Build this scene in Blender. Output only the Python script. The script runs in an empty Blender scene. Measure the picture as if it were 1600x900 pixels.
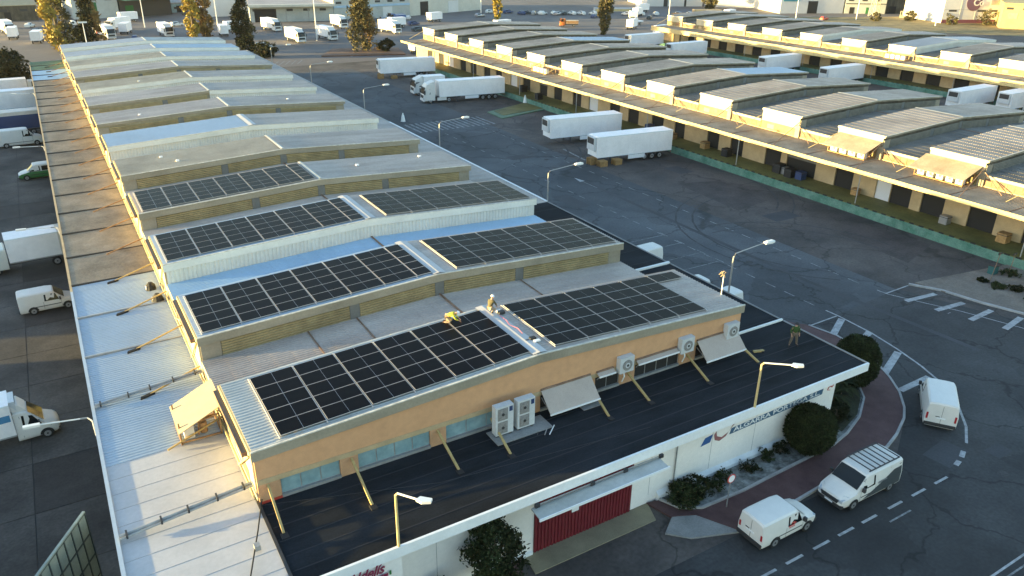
import bpy, bmesh, math, random
from mathutils import Vector, Matrix
random.seed(7)
R = math.radians
S = bpy.context.scene
COL = S.collection

# ------------------------------------------------------------ camera, sky, sun, exposure
cam_d = bpy.data.cameras.new("camera"); cam = bpy.data.objects.new("camera", cam_d); COL.objects.link(cam)
yaw, pit, rol = 0.5439, 0.4302, 0.0131
cy, sy, cp, sp = math.cos(yaw), math.sin(yaw), math.cos(pit), math.sin(pit)
F = Vector((sy*cp, cy*cp, -sp)); Rt = Vector((cy, -sy, 0)); U = Rt.cross(F)
c_, s_ = math.cos(rol), math.sin(rol)
Rr = c_*Rt + s_*U; Ur = -s_*Rt + c_*U
m = Matrix((Rr, Ur, -F)).transposed().to_4x4(); m.translation = Vector((-4.765, -30.497, 29.3955))
cam.matrix_world = m
cam_d.lens = 36*1202.6/1600; cam_d.sensor_width = 36; cam_d.clip_start = .5; cam_d.clip_end = 6000
S.camera = cam
SUN_EL = 4.0
SUN_V = Vector((-.934, .357, 0)).normalized()          # horizontal direction towards the sun
w = bpy.data.worlds.new("World"); S.world = w; w.use_nodes = True
nt = w.node_tree; bg = nt.nodes["Background"]
sky = nt.nodes.new("ShaderNodeTexSky"); sky.sky_type = 'NISHITA'; sky.sun_disc = False
sky.sun_elevation = R(SUN_EL); sky.sun_rotation = math.atan2(SUN_V.x, SUN_V.y) % (2*math.pi)
sky.air_density = 1.0; sky.dust_density = .5; sky.ozone_density = 1.7; sky.altitude = 50
nt.links.new(sky.outputs[0], bg.inputs[0]); bg.inputs[1].default_value = .15
sd = bpy.data.lights.new("sun", 'SUN'); sd.energy = 3.9; sd.angle = R(.5); sd.color = (1, .75, .30)
so = bpy.data.objects.new("sun", sd); COL.objects.link(so)
dv = -(SUN_V*math.cos(R(SUN_EL)) + Vector((0, 0, math.sin(R(SUN_EL)))))
so.rotation_euler = dv.to_track_quat('-Z', 'Y').to_euler(); so.location = (-60, 30, 60)
S.view_settings.view_transform = 'Standard'; S.view_settings.look = 'None'
S.view_settings.gamma = 1; S.view_settings.exposure = 2.75

# ------------------------------------------------------------ materials
MATS = {}
def mat(name, c, rough=.75, var=.18, scale=.6, metal=0., c2=None, fine=12., bump=0., stretch=(1, 1, 1), local=False, emit=0, spec=.5, dirt=0., crack=0.):
    """two-scale noise variation of the base colour, fine grain and relief"""
    if name in MATS: return MATS[name]
    m = bpy.data.materials.new(name); m.use_nodes = True; MATS[name] = m
    n = m.node_tree.nodes; l = m.node_tree.links; b = n["Principled BSDF"]
    b.inputs["Roughness"].default_value = rough; b.inputs["Metallic"].default_value = metal
    b.inputs["Specular IOR Level"].default_value = spec
    if var <= 0 and not c2:
        b.inputs["Base Color"].default_value = (*c, 1); return m
    if local: t = n.new("ShaderNodeTexCoord"); src = t.outputs["Object"]
    else: t = n.new("ShaderNodeNewGeometry"); src = t.outputs["Position"]
    mp = n.new("ShaderNodeMapping"); mp.inputs["Scale"].default_value = stretch; l.new(src, mp.inputs[0])
    n1 = n.new("ShaderNodeTexNoise"); n1.inputs["Scale"].default_value = scale; n1.inputs["Detail"].default_value = 6; n1.inputs["Roughness"].default_value = .62
    n2 = n.new("ShaderNodeTexNoise"); n2.inputs["Scale"].default_value = fine; n2.inputs["Detail"].default_value = 4
    l.new(mp.outputs[0], n1.inputs[0]); l.new(src, n2.inputs[0])
    r = n.new("ShaderNodeValToRGB"); l.new(n1.outputs[0], r.inputs[0])
    r.color_ramp.elements[0].position = .3; r.color_ramp.elements[1].position = .7
    lo = tuple(max(0, v*(1-var)) for v in c); hi = c2 if c2 else tuple(min(1, v*(1+var)) for v in c)
    r.color_ramp.elements[0].color = (*lo, 1); r.color_ramp.elements[1].color = (*hi, 1)
    mx = n.new("ShaderNodeMix"); mx.data_type = 'RGBA'; mx.blend_type = 'MULTIPLY'; mx.inputs[0].default_value = 1
    r2 = n.new("ShaderNodeMapRange"); r2.inputs[1].default_value = .3; r2.inputs[2].default_value = .7
    r2.inputs[3].default_value = 1-var*.7; r2.inputs[4].default_value = 1+var*.4
    l.new(n2.outputs[0], r2.inputs[0]); l.new(r.outputs[0], mx.inputs[6]); l.new(r2.outputs[0], mx.inputs[7])
    out = mx.outputs[2]
    if dirt > 0:
        n3 = n.new("ShaderNodeTexNoise"); n3.inputs["Scale"].default_value = scale*.35; n3.inputs["Detail"].default_value = 8; n3.inputs["Roughness"].default_value = .7
        l.new(src, n3.inputs[0])
        r3 = n.new("ShaderNodeMapRange"); r3.inputs[1].default_value = .48; r3.inputs[2].default_value = .66; r3.inputs[3].default_value = 1; r3.inputs[4].default_value = 1-dirt
        l.new(n3.outputs[0], r3.inputs[0])
        m3 = n.new("ShaderNodeMix"); m3.data_type = 'RGBA'; m3.blend_type = 'MULTIPLY'; m3.inputs[0].default_value = 1
        l.new(out, m3.inputs[6]); l.new(r3.outputs[0], m3.inputs[7]); out = m3.outputs[2]
    if crack > 0:
        nd = n.new("ShaderNodeTexNoise"); nd.inputs["Scale"].default_value = .5; nd.inputs["Detail"].default_value = 5; l.new(src, nd.inputs[0])
        va = n.new("ShaderNodeVectorMath"); va.operation = 'MULTIPLY_ADD'; va.inputs[1].default_value = (3.5, 3.5, 0); l.new(nd.outputs[1], va.inputs[0]); l.new(src, va.inputs[2])
        vo = n.new("ShaderNodeTexVoronoi"); vo.feature = 'DISTANCE_TO_EDGE'; vo.inputs["Scale"].default_value = .13; l.new(va.outputs[0], vo.inputs[0])
        rc = n.new("ShaderNodeMapRange"); rc.inputs[1].default_value = .004; rc.inputs[2].default_value = .018; rc.inputs[3].default_value = 1-crack; rc.inputs[4].default_value = 1; l.new(vo.outputs[0], rc.inputs[0])
        vc = n.new("ShaderNodeTexVoronoi"); vc.feature = 'F1'; vc.inputs["Scale"].default_value = .11; l.new(va.outputs[0], vc.inputs[0])
        rv = n.new("ShaderNodeMapRange"); rv.inputs[1].default_value = .1; rv.inputs[2].default_value = .9; rv.inputs[3].default_value = 1-crack*.45; rv.inputs[4].default_value = 1+crack*.3; l.new(vc.outputs[1], rv.inputs[0])
        mm_ = n.new("ShaderNodeMath"); mm_.operation = 'MULTIPLY'; l.new(rc.outputs[0], mm_.inputs[0]); l.new(rv.outputs[0], mm_.inputs[1])
        m4 = n.new("ShaderNodeMix"); m4.data_type = 'RGBA'; m4.blend_type = 'MULTIPLY'; m4.inputs[0].default_value = 1
        l.new(out, m4.inputs[6]); l.new(mm_.outputs[0], m4.inputs[7]); out = m4.outputs[2]
    l.new(out, b.inputs["Base Color"])
    if bump > 0:
        bp = n.new("ShaderNodeBump"); bp.inputs["Strength"].default_value = bump; bp.inputs["Distance"].default_value = .02
        l.new(n2.outputs[0], bp.inputs["Height"]); l.new(bp.outputs[0], b.inputs["Normal"])
    return m
def flat(name, c, rough=.5, metal=0., spec=.5): return mat(name, c, rough, 0, metal=metal, spec=spec)

asphalt = mat('asphalt', (.064, .071, .081), .9, .3, .09, c2=(.10, .107, .115), fine=5, bump=.4, dirt=.45, crack=.5)
asphalt_old = mat('old_asphalt', (.065, .057, .056), .9, .35, .13, c2=(.125, .105, .093), fine=4, bump=.4, dirt=.55, crack=.45)
asphalt_dark = mat('patched_asphalt', (.05, .051, .056), .9, .25, .2, fine=9, bump=.3)
asphalt_far = mat('far_yard_asphalt', (.13, .115, .11), .9, .25, .05, fine=3, bump=.2, dirt=.25)
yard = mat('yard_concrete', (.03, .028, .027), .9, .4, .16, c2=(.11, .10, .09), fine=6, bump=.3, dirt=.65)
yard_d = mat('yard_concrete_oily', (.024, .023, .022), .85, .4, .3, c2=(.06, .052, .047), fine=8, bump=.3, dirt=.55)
joint = flat('joint_tar', (.03, .03, .03), .9)
paint = mat('road_paint', (.34, .345, .35), .7, .3, 2.5, fine=14, dirt=.35)
paint_worn = mat('worn_road_paint', (.20, .205, .21), .8, .4, 2.5, fine=5, dirt=.6)
red_pave = mat('red_pavers', (.095, .04, .042), .85, .3, .9, c2=(.115, .06, .056), fine=20, bump=.5)
kerb_m = mat('kerb_concrete', (.34, .33, .32), .85, .2, 1.2, fine=15, bump=.2)
conc_pale = mat('pale_concrete', (.24, .235, .225), .85, .22, .8, fine=10, bump=.25)
beige_pave = mat('beige_pavers', (.26, .22, .14), .85, .2, .8, fine=18, bump=.3)
dirt_m = mat('bare_dirt', (.17, .14, .12), .95, .3, .4, c2=(.24, .20, .16), fine=6, bump=.6)
dry_grass = mat('dry_grass_soil', (.20, .15, .06), .95, .4, .2, c2=(.32, .24, .10), fine=4, bump=.6)
green_floor = mat('green_dock_floor', (.115, .13, .035), .65, .35, .25, c2=(.20, .17, .05), fine=5, dirt=.35)
green_face = mat('turquoise_dock_face', (.06, .22, .15), .8, .3, .7, c2=(.16, .28, .22), fine=8, dirt=.3)
green_pad = mat('green_painted_ramp', (.12, .19, .12), .8, .25, .5, fine=8, dirt=.2)
felt = mat('black_roof_felt', (.013, .0155, .019), .95, .3, .5, spec=.15, c2=(.026, .03, .036), fine=10, bump=.4, stretch=(.4, 1.5, 1), dirt=.25)
felt_seam = flat('felt_seam', (.017, .019, .024), .9)
white_wall = mat('white_painted_wall', (.84, .79, .73), .8, .06, .35, fine=6, stretch=(1, 1, .3), dirt=.07)
white_trim = mat('white_trim', (.78, .78, .77), .7, .07, .5, fine=5)
brick_m = mat('orange_brick', (.60, .33, .17), .9, .07, 2.5, fine=30, bump=.5, dirt=.06)
brick_d = mat('darker_brick', (.50, .28, .15), .9, .16, 1.5, fine=22, bump=.4)
lintel_m = mat('beige_lintel', (.44, .33, .19), .85, .12, 1, fine=12)
conc_fascia = mat('grey_green_fascia', (.31, .27, .20), .85, .15, .6, fine=8, stretch=(.5, .5, 2), dirt=.2)
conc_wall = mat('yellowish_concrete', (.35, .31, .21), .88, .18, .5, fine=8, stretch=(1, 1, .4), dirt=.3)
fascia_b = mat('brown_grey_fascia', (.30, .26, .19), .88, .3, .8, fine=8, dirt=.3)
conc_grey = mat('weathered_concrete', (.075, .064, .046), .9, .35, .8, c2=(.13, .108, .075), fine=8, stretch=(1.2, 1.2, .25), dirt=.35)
col_grey = mat('grey_column', (.17, .17, .155), .8, .15, .8, fine=8)
slat_m = mat('ochre_slat', (.42, .325, .165), .7, .2, 1.2, fine=9, dirt=.15)
slat_g = mat('grey_slat', (.24, .22, .17), .8, .2, 1.2, fine=9)
dark_in = flat('dark_interior', (.012, .012, .013), .8)
rf_grey = mat('aged_grey_sheet', (.41, .35, .305), .7, .16, .35, stretch=(.3, 1.6, 1), c2=(.52, .45, .395), fine=6, dirt=.16, spec=.3)
rf_brown = mat('brown_grey_sheet', (.42, .35, .285), .8, .15, .3, c2=(.53, .445, .365), fine=6, dirt=.25, spec=.3)
rf_tan = mat('tan_sheet', (.42, .345, .25), .7, .15, .35, fine=6, dirt=.2)
rf_metal = mat('galvanised_sheet', (.42, .42, .39), .5, .12, .4, c2=(.52, .52, .49), metal=.25, fine=6, dirt=.15)
rf_white = mat('white_blue_sheet', (.37, .44, .51), .45, .07, .3, fine=5, dirt=.08)
rf_white2 = mat('white_flat_sheet', (.44, .43, .43), .5, .08, .4, fine=5, dirt=.12)
rf_blue = mat('pale_blue_sheet', (.33, .47, .60), .45, .08, .3, fine=5, dirt=.08)
clad_white = mat('white_cladding', (.72, .69, .61), .55, .08, .5, fine=5, dirt=.1)
ochre_wall = mat('ochre_render', (.22, .17, .085), .85, .25, .8, c2=(.34, .27, .13), fine=7, dirt=.3)
end_white = mat('cream_end_wall', (.46, .42, .30), .75, .08, .5, fine=6, dirt=.12)
gutter_m = mat('rusty_brown_gutter', (.20, .11, .065), .7, .3, 1.5, fine=10, c2=(.27, .17, .11))
trim_y = mat('ochre_metal_edge', (.55, .43, .20), .6, .15, 1, fine=10)
steel = mat('galvanised_steel', (.34, .34, .33), .5, .15, 2, metal=.4, fine=14)
rust = mat('rusty_steel', (.33, .17, .07), .8, .3, 2.5, fine=14, c2=(.42, .26, .13))
wood_y = mat('yellow_timber_strut', (.42, .30, .12), .75, .2, 2, fine=12)
alu = mat('aluminium_frame', (.60, .56, .53), .4, .08, 2, metal=.3)
glass_bl = mat('pale_blue_glazing', (.20, .33, .36), .25, .2, .8, c2=(.30, .42, .44), fine=3)
black = flat('black_rubber', (.012, .012, .013), .7)
darkgrey = flat('dark_plastic', (.03, .03, .032), .6)
chass = mat('chassis_grey', (.05, .05, .052), .7, .2, 3)
carglass = flat('tinted_glass', (.010, .013, .014), .12, spec=.3)
vwhite = mat('white_car_paint', (.68, .65, .60), .45, spec=.3, var=.04, scale=1.2, fine=4, local=True)
vcream = mat('cream_car_paint', (.66, .63, .55), .35, .04, 1.2, fine=4, local=True)
twhite = mat('white_trailer_skin', (.88, .83, .80), .5, .06, .5, fine=3, local=True, dirt=.1)
tcream = mat('cream_trailer_skin', (.60, .54, .47), .55, .08, .5, fine=3, local=True, dirt=.12)
rim_m = flat('wheel_rim', (.35, .35, .36), .4, .6)
redl = flat('red_lamp', (.35, .01, .015), .3)
lampg = flat('headlamp_glass', (.42, .46, .5), .15)
navy = flat('navy_paint', (.02, .045, .13), .5)
green_p = flat('green_van_paint', (.03, .16, .04), .4)
anthr = flat('anthracite_paint', (.05, .06, .065), .4)
orange = flat('orange_paint', (.6, .17, .03), .5)
red_p = flat('red_paint', (.45, .05, .03), .5)
blue_p = flat('blue_paint', (.03, .10, .28), .5)
red_gate = mat('dark_red_gate', (.15, .012, .02), .55, .15, 2, fine=10)
pallet_m = mat('pallet_wood', (.36, .21, .08), .85, .25, 3, fine=14)
ac_m = mat('ac_white', (.55, .56, .56), .5, .08, 2)
fan_m = mat('ac_fan_grille', (.24, .23, .22), .6, .2, 6)
awn_m = mat('beige_awning', (.42, .35, .30), .85, .06, 1.5)
leaf_dk = mat('dark_leaves', (.014, .019, .006), .9, .5, 1.5, spec=.2, c2=(.032, .038, .012), fine=9)
leaf_gr = mat('green_leaves', (.022, .034, .011), .9, .5, 1.5, spec=.2, c2=(.055, .07, .024), fine=9)
leaf_ye = mat('yellow_leaves', (.36, .23, .025), .75, .45, .6, c2=(.52, .40, .06), fine=6)
leaf_or = mat('rusty_leaves', (.20, .10, .03), .75, .5, .6, c2=(.32, .20, .05), fine=6)
leaf_cy = mat('cypress_leaves', (.05, .055, .015), .8, .5, .6, c2=(.14, .11, .03), fine=6)
bark = mat('bark', (.12, .09, .06), .9, .3, 3)
skin_m = flat('skin', (.42, .24, .16), .6)
vest_m = flat('yellow_work_shirt', (.45, .43, .04), .8)
olive = flat('olive_jacket', (.10, .085, .04), .9)
greenshirt = flat('green_work_shirt', (.035, .075, .015), .9)
beigetr = flat('beige_trousers', (.34, .25, .17), .9)
darktr = flat('dark_trousers', (.045, .045, .05), .9)
helm = flat('white_helmet', (.8, .8, .8), .4)
pink = flat('pink_tape', (.5, .16, .2), .7)
ledw = flat('lamp_head_white', (.75, .74, .70), .4)

# solar cell: dark glass with faint cell grid
def pv_mat(name, c, rough):
    m = bpy.data.materials.new(name); m.use_nodes = True
    n = m.node_tree.nodes; l = m.node_tree.links; b = n["Principled BSDF"]
    tc = n.new("ShaderNodeTexCoord"); br = n.new("ShaderNodeTexBrick")
    br.offset = 0; br.inputs["Color1"].default_value = (*c, 1); br.inputs["Color2"].default_value = (c[0]*1.25, c[1]*1.2, c[2]*1.15, 1)
    br.inputs["Mortar"].default_value = (c[0]*1.9, c[1]*1.9, c[2]*2.0, 1); br.inputs["Scale"].default_value = 1
    br.inputs["Brick Width"].default_value = .092; br.inputs["Row Height"].default_value = .185; br.inputs["Mortar Size"].default_value = .004
    l.new(tc.outputs["Object"], br.inputs[0]); l.new(br.outputs[0], b.inputs["Base Color"])
    b.inputs["Roughness"].default_value = rough; b.inputs["IOR"].default_value = 1.12
    return m
pv = pv_mat('pv_glass', (.003, .0033, .005), .35)

# ------------------------------------------------------------ mesh helpers
class MB:
    def __init__(s): s.v = []; s.f = []; s.m = []; s.mats = []
    def mi(s, m):
        if m not in s.mats: s.mats.append(m)
        return s.mats.index(m)
    def face(s, pts, m):
        i = len(s.v); s.v += [tuple(p) for p in pts]; s.f.append(tuple(range(i, i+len(pts)))); s.m.append(s.mi(m)); return s
    def poly(s, vs, fs, m):
        i = len(s.v); s.v += [tuple(p) for p in vs]; k = s.mi(m)
        for f in fs: s.f.append(tuple(i+a for a in f)); s.m.append(k)
        return s
    def box(s, x0, y0, z0, x1, y1, z1, m, bottom=True):
        vs = [(x0,y0,z0),(x1,y0,z0),(x1,y1,z0),(x0,y1,z0),(x0,y0,z1),(x1,y0,z1),(x1,y1,z1),(x0,y1,z1)]
        fs = [(4,5,6,7),(0,1,5,4),(1,2,6,5),(2,3,7,6),(3,0,4,7)] + ([(3,2,1,0)] if bottom else [])
        return s.poly(vs, fs, m)
    def prism(s, pts, a, b, m, axis='z'):
        """polygon pts (2-D) extruded from a to b along axis"""
        n = len(pts)
        def P(p, t): return (p[0], p[1], t) if axis == 'z' else ((t, p[0], p[1]) if axis == 'x' else (p[0], t, p[1]))
        vs = [P(p, a) for p in pts]+[P(p, b) for p in pts]
        fs = [tuple(range(n-1, -1, -1)), tuple(range(n, 2*n))]+[(i, (i+1) % n, n+(i+1) % n, n+i) for i in range(n)]
        return s.poly(vs, fs, m)
    def beam(s, p, q, w_, h_, m, up=(0, 0, 1)):
        p = Vector(p); q = Vector(q); d = (q-p).normalized(); u = Vector(up)
        if abs(d.dot(u)) > .98: u = Vector((0, 1, 0))
        a = d.cross(u).normalized()*w_/2; b = a.cross(d).normalized()*h_/2
        vs = [p-a-b, p+a-b, p+a+b, p-a+b, q-a-b, q+a-b, q+a+b, q-a+b]
        return s.poly(vs, [(0,3,2,1),(4,5,6,7),(0,1,5,4),(1,2,6,5),(2,3,7,6),(3,0,4,7)], m)
    def tube(s, pts, rads, m, n=8, cap=True):
        rings = []; k = s.mi(m)
        pts = [Vector(p) for p in pts]
        for i, p in enumerate(pts):
            d = (pts[min(i+1, len(pts)-1)]-pts[max(i-1, 0)]).normalized()
            u = Vector((0, 0, 1)) if abs(d.z) < .9 else Vector((1, 0, 0))
            a = d.cross(u).normalized(); b = d.cross(a).normalized()
            r = rads[i] if isinstance(rads, (list, tuple)) else rads
            rings.append(len(s.v))
            for j in range(n):
                t = 2*math.pi*j/n; s.v.append(tuple(p+a*math.cos(t)*r+b*math.sin(t)*r))
        for i in range(len(pts)-1):
            for j in range(n):
                s.f.append((rings[i]+j, rings[i]+(j+1) % n, rings[i+1]+(j+1) % n, rings[i+1]+j)); s.m.append(k)
        if cap:
            s.f.append(tuple(rings[0]+j for j in range(n-1, -1, -1))); s.m.append(k)
            s.f.append(tuple(rings[-1]+j for j in range(n))); s.m.append(k)
        return s
    def cyl(s, c, r, h, m, axis='z', n=14):
        c = Vector(c); d = {'x': Vector((1,0,0)), 'y': Vector((0,1,0)), 'z': Vector((0,0,1))}[axis]
        return s.tube([c-d*h/2, c+d*h/2], r, m, n)
    def mesh(s, name, smooth=False):
        me = bpy.data.meshes.new(name); me.from_pydata(s.v, [], s.f)
        for m in s.mats: me.materials.append(m)
        me.polygons.foreach_set('material_index', s.m)
        if smooth:
            me.polygons.foreach_set('use_smooth', [True]*len(s.f))
            bm = bmesh.new(); bm.from_mesh(me); bmesh.ops.remove_doubles(bm, verts=bm.verts, dist=.0005)
            bmesh.ops.recalc_face_normals(bm, faces=bm.faces); bm.to_mesh(me); bm.free()
            me.set_sharp_from_angle(angle=R(35))
        else:
            bm = bmesh.new(); bm.from_mesh(me); bmesh.ops.recalc_face_normals(bm, faces=bm.faces); bm.to_mesh(me); bm.free()
        return me
    def obj(s, name, parent=None, loc=(0, 0, 0), rz=0, smooth=False):
        return link(name, s.mesh(name, smooth), parent, loc, rz)
def link(name, me, parent=None, loc=(0, 0, 0), rz=0):
    o = bpy.data.objects.new(name, me); COL.objects.link(o); o.parent = parent; o.location = loc; o.rotation_euler[2] = rz
    return o
def tag(o, label=None, cat=None, group=None, kind=None):
    if label: o['label'] = label
    if cat: o['category'] = cat
    if group: o['group'] = group
    if kind: o['kind'] = kind
    return o
def empty(name, loc=(0, 0, 0), rz=0, label=None, cat=None, group=None):
    return tag(link(name, None, None, loc, rz), label, cat, group)
KIDS = {}
def copy_tree(o, parent=None):
    c = o.copy(); COL.objects.link(c)
    if parent: c.parent = parent
    for ch in o.children: copy_tree(ch, c)
    return c
def place(o, loc, rz=0, label=None, group=None):
    o.location = loc; o.rotation_euler = (0, 0, rz)
    if label: o['label'] = label
    if group: o['group'] = group
    return o
class Proto:
    """first use hands out the original, later uses a copy"""
    def __init__(s, f): s.f = f; s.o = None
    def __call__(s, loc, rz, label, group=None):
        if s.o is None: s.o = s.f(); return place(s.o, loc, rz, label, group)
        # copy_tree needs children links up to date
        return place(copy_tree(s.o), loc, rz, label, group)
def text_mesh(txt, size, m, depth=.01, shear=0., spacing=1., bold=0.):
    c = bpy.data.curves.new(txt, 'FONT'); c.body = txt; c.size = size; c.extrude = depth; c.shear = shear; c.space_character = spacing; c.offset = bold
    o = bpy.data.objects.new('t', c); COL.objects.link(o)
    dg = bpy.context.evaluated_depsgraph_get(); me = bpy.data.meshes.new_from_object(o.evaluated_get(dg))
    bpy.data.objects.remove(o); bpy.data.curves.remove(c); me.materials.clear(); me.materials.append(m)
    return me

# ------------------------------------------------------------ ground, roads, markings
def sheet(name, pts, z, m, kind='structure', parent=None):
    o = MB().face([(x, y, z) for x, y in pts], m).obj(name, parent)
    if parent is None: tag(o, kind=kind)
    return o
g = sheet('ground', [(-1500, -600), (1800, -600), (1800, 2500), (-1500, 2500)], 0, asphalt_old)
road = sheet('road', [(36.6, -8.2), (47.5, -4), (59.5, 3.2), (59.2, 7), (59.2, 150), (38, 150), (36.4, 100)], .004, asphalt)
tag(road, kind='structure')
street = sheet('lower_street', [(-60, -9.2), (36.4, -9.2), (40.4, -7), (43.2, -4.7), (44.4, -3.1), (46.3, 1), (46.9, 5.6), (59.4, 6.6), (62, -1), (66, -9), (72, -16), (110, -30), (110, -60), (-60, -60)], .008, mat('street_asphalt', (.03, .03, .033), .9, .35, .12, c2=(.064, .065, .066), fine=5, bump=.4, dirt=.5, crack=.55))
fy = sheet('far_yard', [(-60, 160), (420, 160), (500, 330), (300, 480), (-120, 480)], .005, asphalt_far)
b2gap = sheet('loading_yard', [(59.4, 7.2), (74.4, 4.5), (74.4, 155), (59.4, 155)], .006, asphalt_old)
sheet('back_road', [(117.3, -20), (155, -20), (155, 159), (117.3, 159)], .006, asphalt_old)
# darker worn wheel track and patches on the road
pt = MB(); tyre_m = mat('tyre_marks', (.045, .044, .046), .9, .4, .8, fine=6); stain_m = mat('stained_asphalt', (.055, .047, .047), .9, .4, .3, c2=(.085, .07, .065), fine=4, dirt=.4)
def strip(mb, pts, wd, z, m):
    for (x0, y0), (x1, y1) in zip(pts, pts[1:]):
        d = Vector((x1-x0, y1-y0)); n_ = Vector((-d.y, d.x)).normalized()*wd/2
        mb.face([(x0+n_.x, y0+n_.y, z), (x0-n_.x, y0-n_.y, z), (x1-n_.x, y1-n_.y, z), (x1+n_.x, y1+n_.y, z)], m)
    return mb
strip(pt, [(53.9, 50), (53.7, 30), (53.5, 12), (54, 4), (54.5, -4)], .55, .012, asphalt_dark)
strip(pt, [(53.6, 33), (60, 34)], .3, .0125, asphalt_dark)
pt.face([(38.0, -9.9, .013), (40.6, -9.6, .013), (40.9, -11.2, .013), (38.2, -11.6, .013)], asphalt_dark)
for (cx_, cy_, rr_, a0, a1) in [(60, 40, 14, -60, 60), (62, 38, 17, -50, 70), (55, 14, 12, 0, 90), (66, 22, 13, 100, 230), (48, 70, 15, -50, 50)]:
    for off_ in (0, 1.9):
        pts_ = [(cx_+(rr_+off_)*math.cos(R(a0+(a1-a0)*i/12)), cy_+(rr_+off_)*math.sin(R(a0+(a1-a0)*i/12))) for i in range(13)]
        strip(pt, pts_, .22, .0145+off_*.0004, tyre_m)
pt.face([(63, 30, .0122), (69, 31, .0122), (70, 40, .0122), (64, 42, .0122)], stain_m).face([(66, 10, .0122), (73, 12, .0122), (72, 20, .0122), (67, 19, .0122)], stain_m)
pt.obj('asphalt_patch', road)
# lane markings: every dash is its own piece
def dashes(x, ys, parent, m=paint_worn, wd=.12, name='lane_dash'):
    for a, b in ys: MB().box(x-wd/2, a, .0, x+wd/2, b, .014, m, False).obj(name, parent)
dashes(49.75, [(y, y+1.15) for y in [8.1, 10.3, 12.5, 15.0, 17.4, 20.7, 23.1, 25.2, 27.9, 29.8, 32.1, 34.1, 36.3, 38.9, 42.6, 45.0, 47.6, 50.5, 53.2, 56, 59, 62, 65, 68, 71, 74, 77, 80]], road)
dashes(57.4, [(y, y+1.25) for y in [9.2, 11.5, 13.6, 16.0, 18.4, 20.6, 22.8, 25.3, 27.6, 29.7, 32.2, 34.4, 37, 39.6, 42.3, 45, 48, 51, 54, 57, 60, 63, 66, 69, 72, 75, 78, 81]], road)
for a in [36.0, 33.8, 31.6, 29.3, 27.3, 25.3, 23.2, 21.2, 19.2, 17.2, 15.2]:
    MB().box(a, -12.08, .0, a+1.25, -11.93, .016, paint, False).obj('lane_dash', street)
MB().box(30.7, -12.78, 0, 32.6, -12.68, .016, paint_worn, False).obj('lane_line', street)
strip(MB(), [(28, -17.9), (60, -17.8)], .12, .016, paint).obj('lane_line', street)
strip(MB(), [(28, -18.3), (60, -18.4)], .1, .0162, paint_worn).obj('lane_line', street)
strip(MB(), [(49.8, 6.9), (49.85, 5.6), (49.6, 2.3), (49.0, -.5), (48.2, -3.1), (47.1, -5.6), (45.2, -7.9), (43.4, -9.5), (41.6, -10.6)], .17, .016, paint).obj('edge_line', street)
for a, b in [((40.6, -11.0), (39.9, -11.3)), ((39.4, -11.45), (38.8, -11.6))]: strip(MB(), [a, b], .3, .0165, paint).obj('lane_dash', street)
for (a, b, w2) in [((46, 5.6), (49.7, 5.7), .14), ((45.8, 3.2), (49.6, 5.1), .55), ((46.3, 1.2), (49.6, 2.4), .55), ((44.8, -2.4), (48.6, -.9), .55), ((43.6, -4.5), (47.2, -4.4), .5)]:
    strip(MB(), [a, b], w2, .017, paint).obj('hatch_bar', street)
strip(MB(), [(57.5, 7.4), (57.6, 6.3), (58.8, 3.5), (60, 1), (60.8, -1.4), (61.6, -3.9), (62.6, -7)], .1, .0168, paint).obj('edge_line', street)
for a, b in [((57.7, 4.6), (61.5, 4.2)), ((58.3, 2.1), (61.9, 1.8)), ((59.1, -.5), (62.6, -.3)), ((60.0, -2.9), (63.4, -2.4)), ((61, -5.3), (64.2, -4.6))]:
    strip(MB(), [a, b], .5, .0172, paint).obj('hatch_bar', street)
strip(MB(), [(57.5, 6.5), (61.0, 6.6)], .14, .0165, paint).obj('edge_line', street)
for x, y, l_ in [(49.9, 28.1, 0), (49.9, 25.4, 0), (49.9, 22.3, 0), (49.9, 19.7, 0)]:
    strip(MB(), [(42, y), (x, y)], .1, .013, paint_worn).obj('bay_line', road)
    strip(MB(), [(49.9, y-.5), (49.9, y+.7)], .1, .0135, paint_worn).obj('bay_line', road)
for i in range(15):      # zebra crossing
    x = 46.6+i*.98
    strip(MB(), [(x, 83.5), (x-.15, 90)], .42, .016, paint_worn).obj('zebra_bar', road)
strip(MB(), [(53.7, 50.2), (53.7, 45.4)], .12, .016, paint_worn).obj('arrow_shaft', road)
MB().face([(53.3, 48.6, .0165), (54.1, 48.6, .0165), (53.7, 50.6, .0165)], paint).obj('arrow_head', road)
strip(MB(), [(61, 63.8), (60.2, 57)], .35, .014, paint_worn).obj('edge_line', b2gap)
MB().box(58.6, 1.2, 0, 59.0, 1.25, .01, paint).obj('litter', street)

# left yard: poured slabs with recessed joints
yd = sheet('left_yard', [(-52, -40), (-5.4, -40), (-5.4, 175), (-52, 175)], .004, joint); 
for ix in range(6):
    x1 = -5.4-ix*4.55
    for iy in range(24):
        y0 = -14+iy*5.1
        MB().box(x1-4.5, y0, .0, x1, y0+5.05, .03+random.uniform(0, .006), yard_d if random.random() < .12 else yard, False).obj('concrete_slab', yd)

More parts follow.
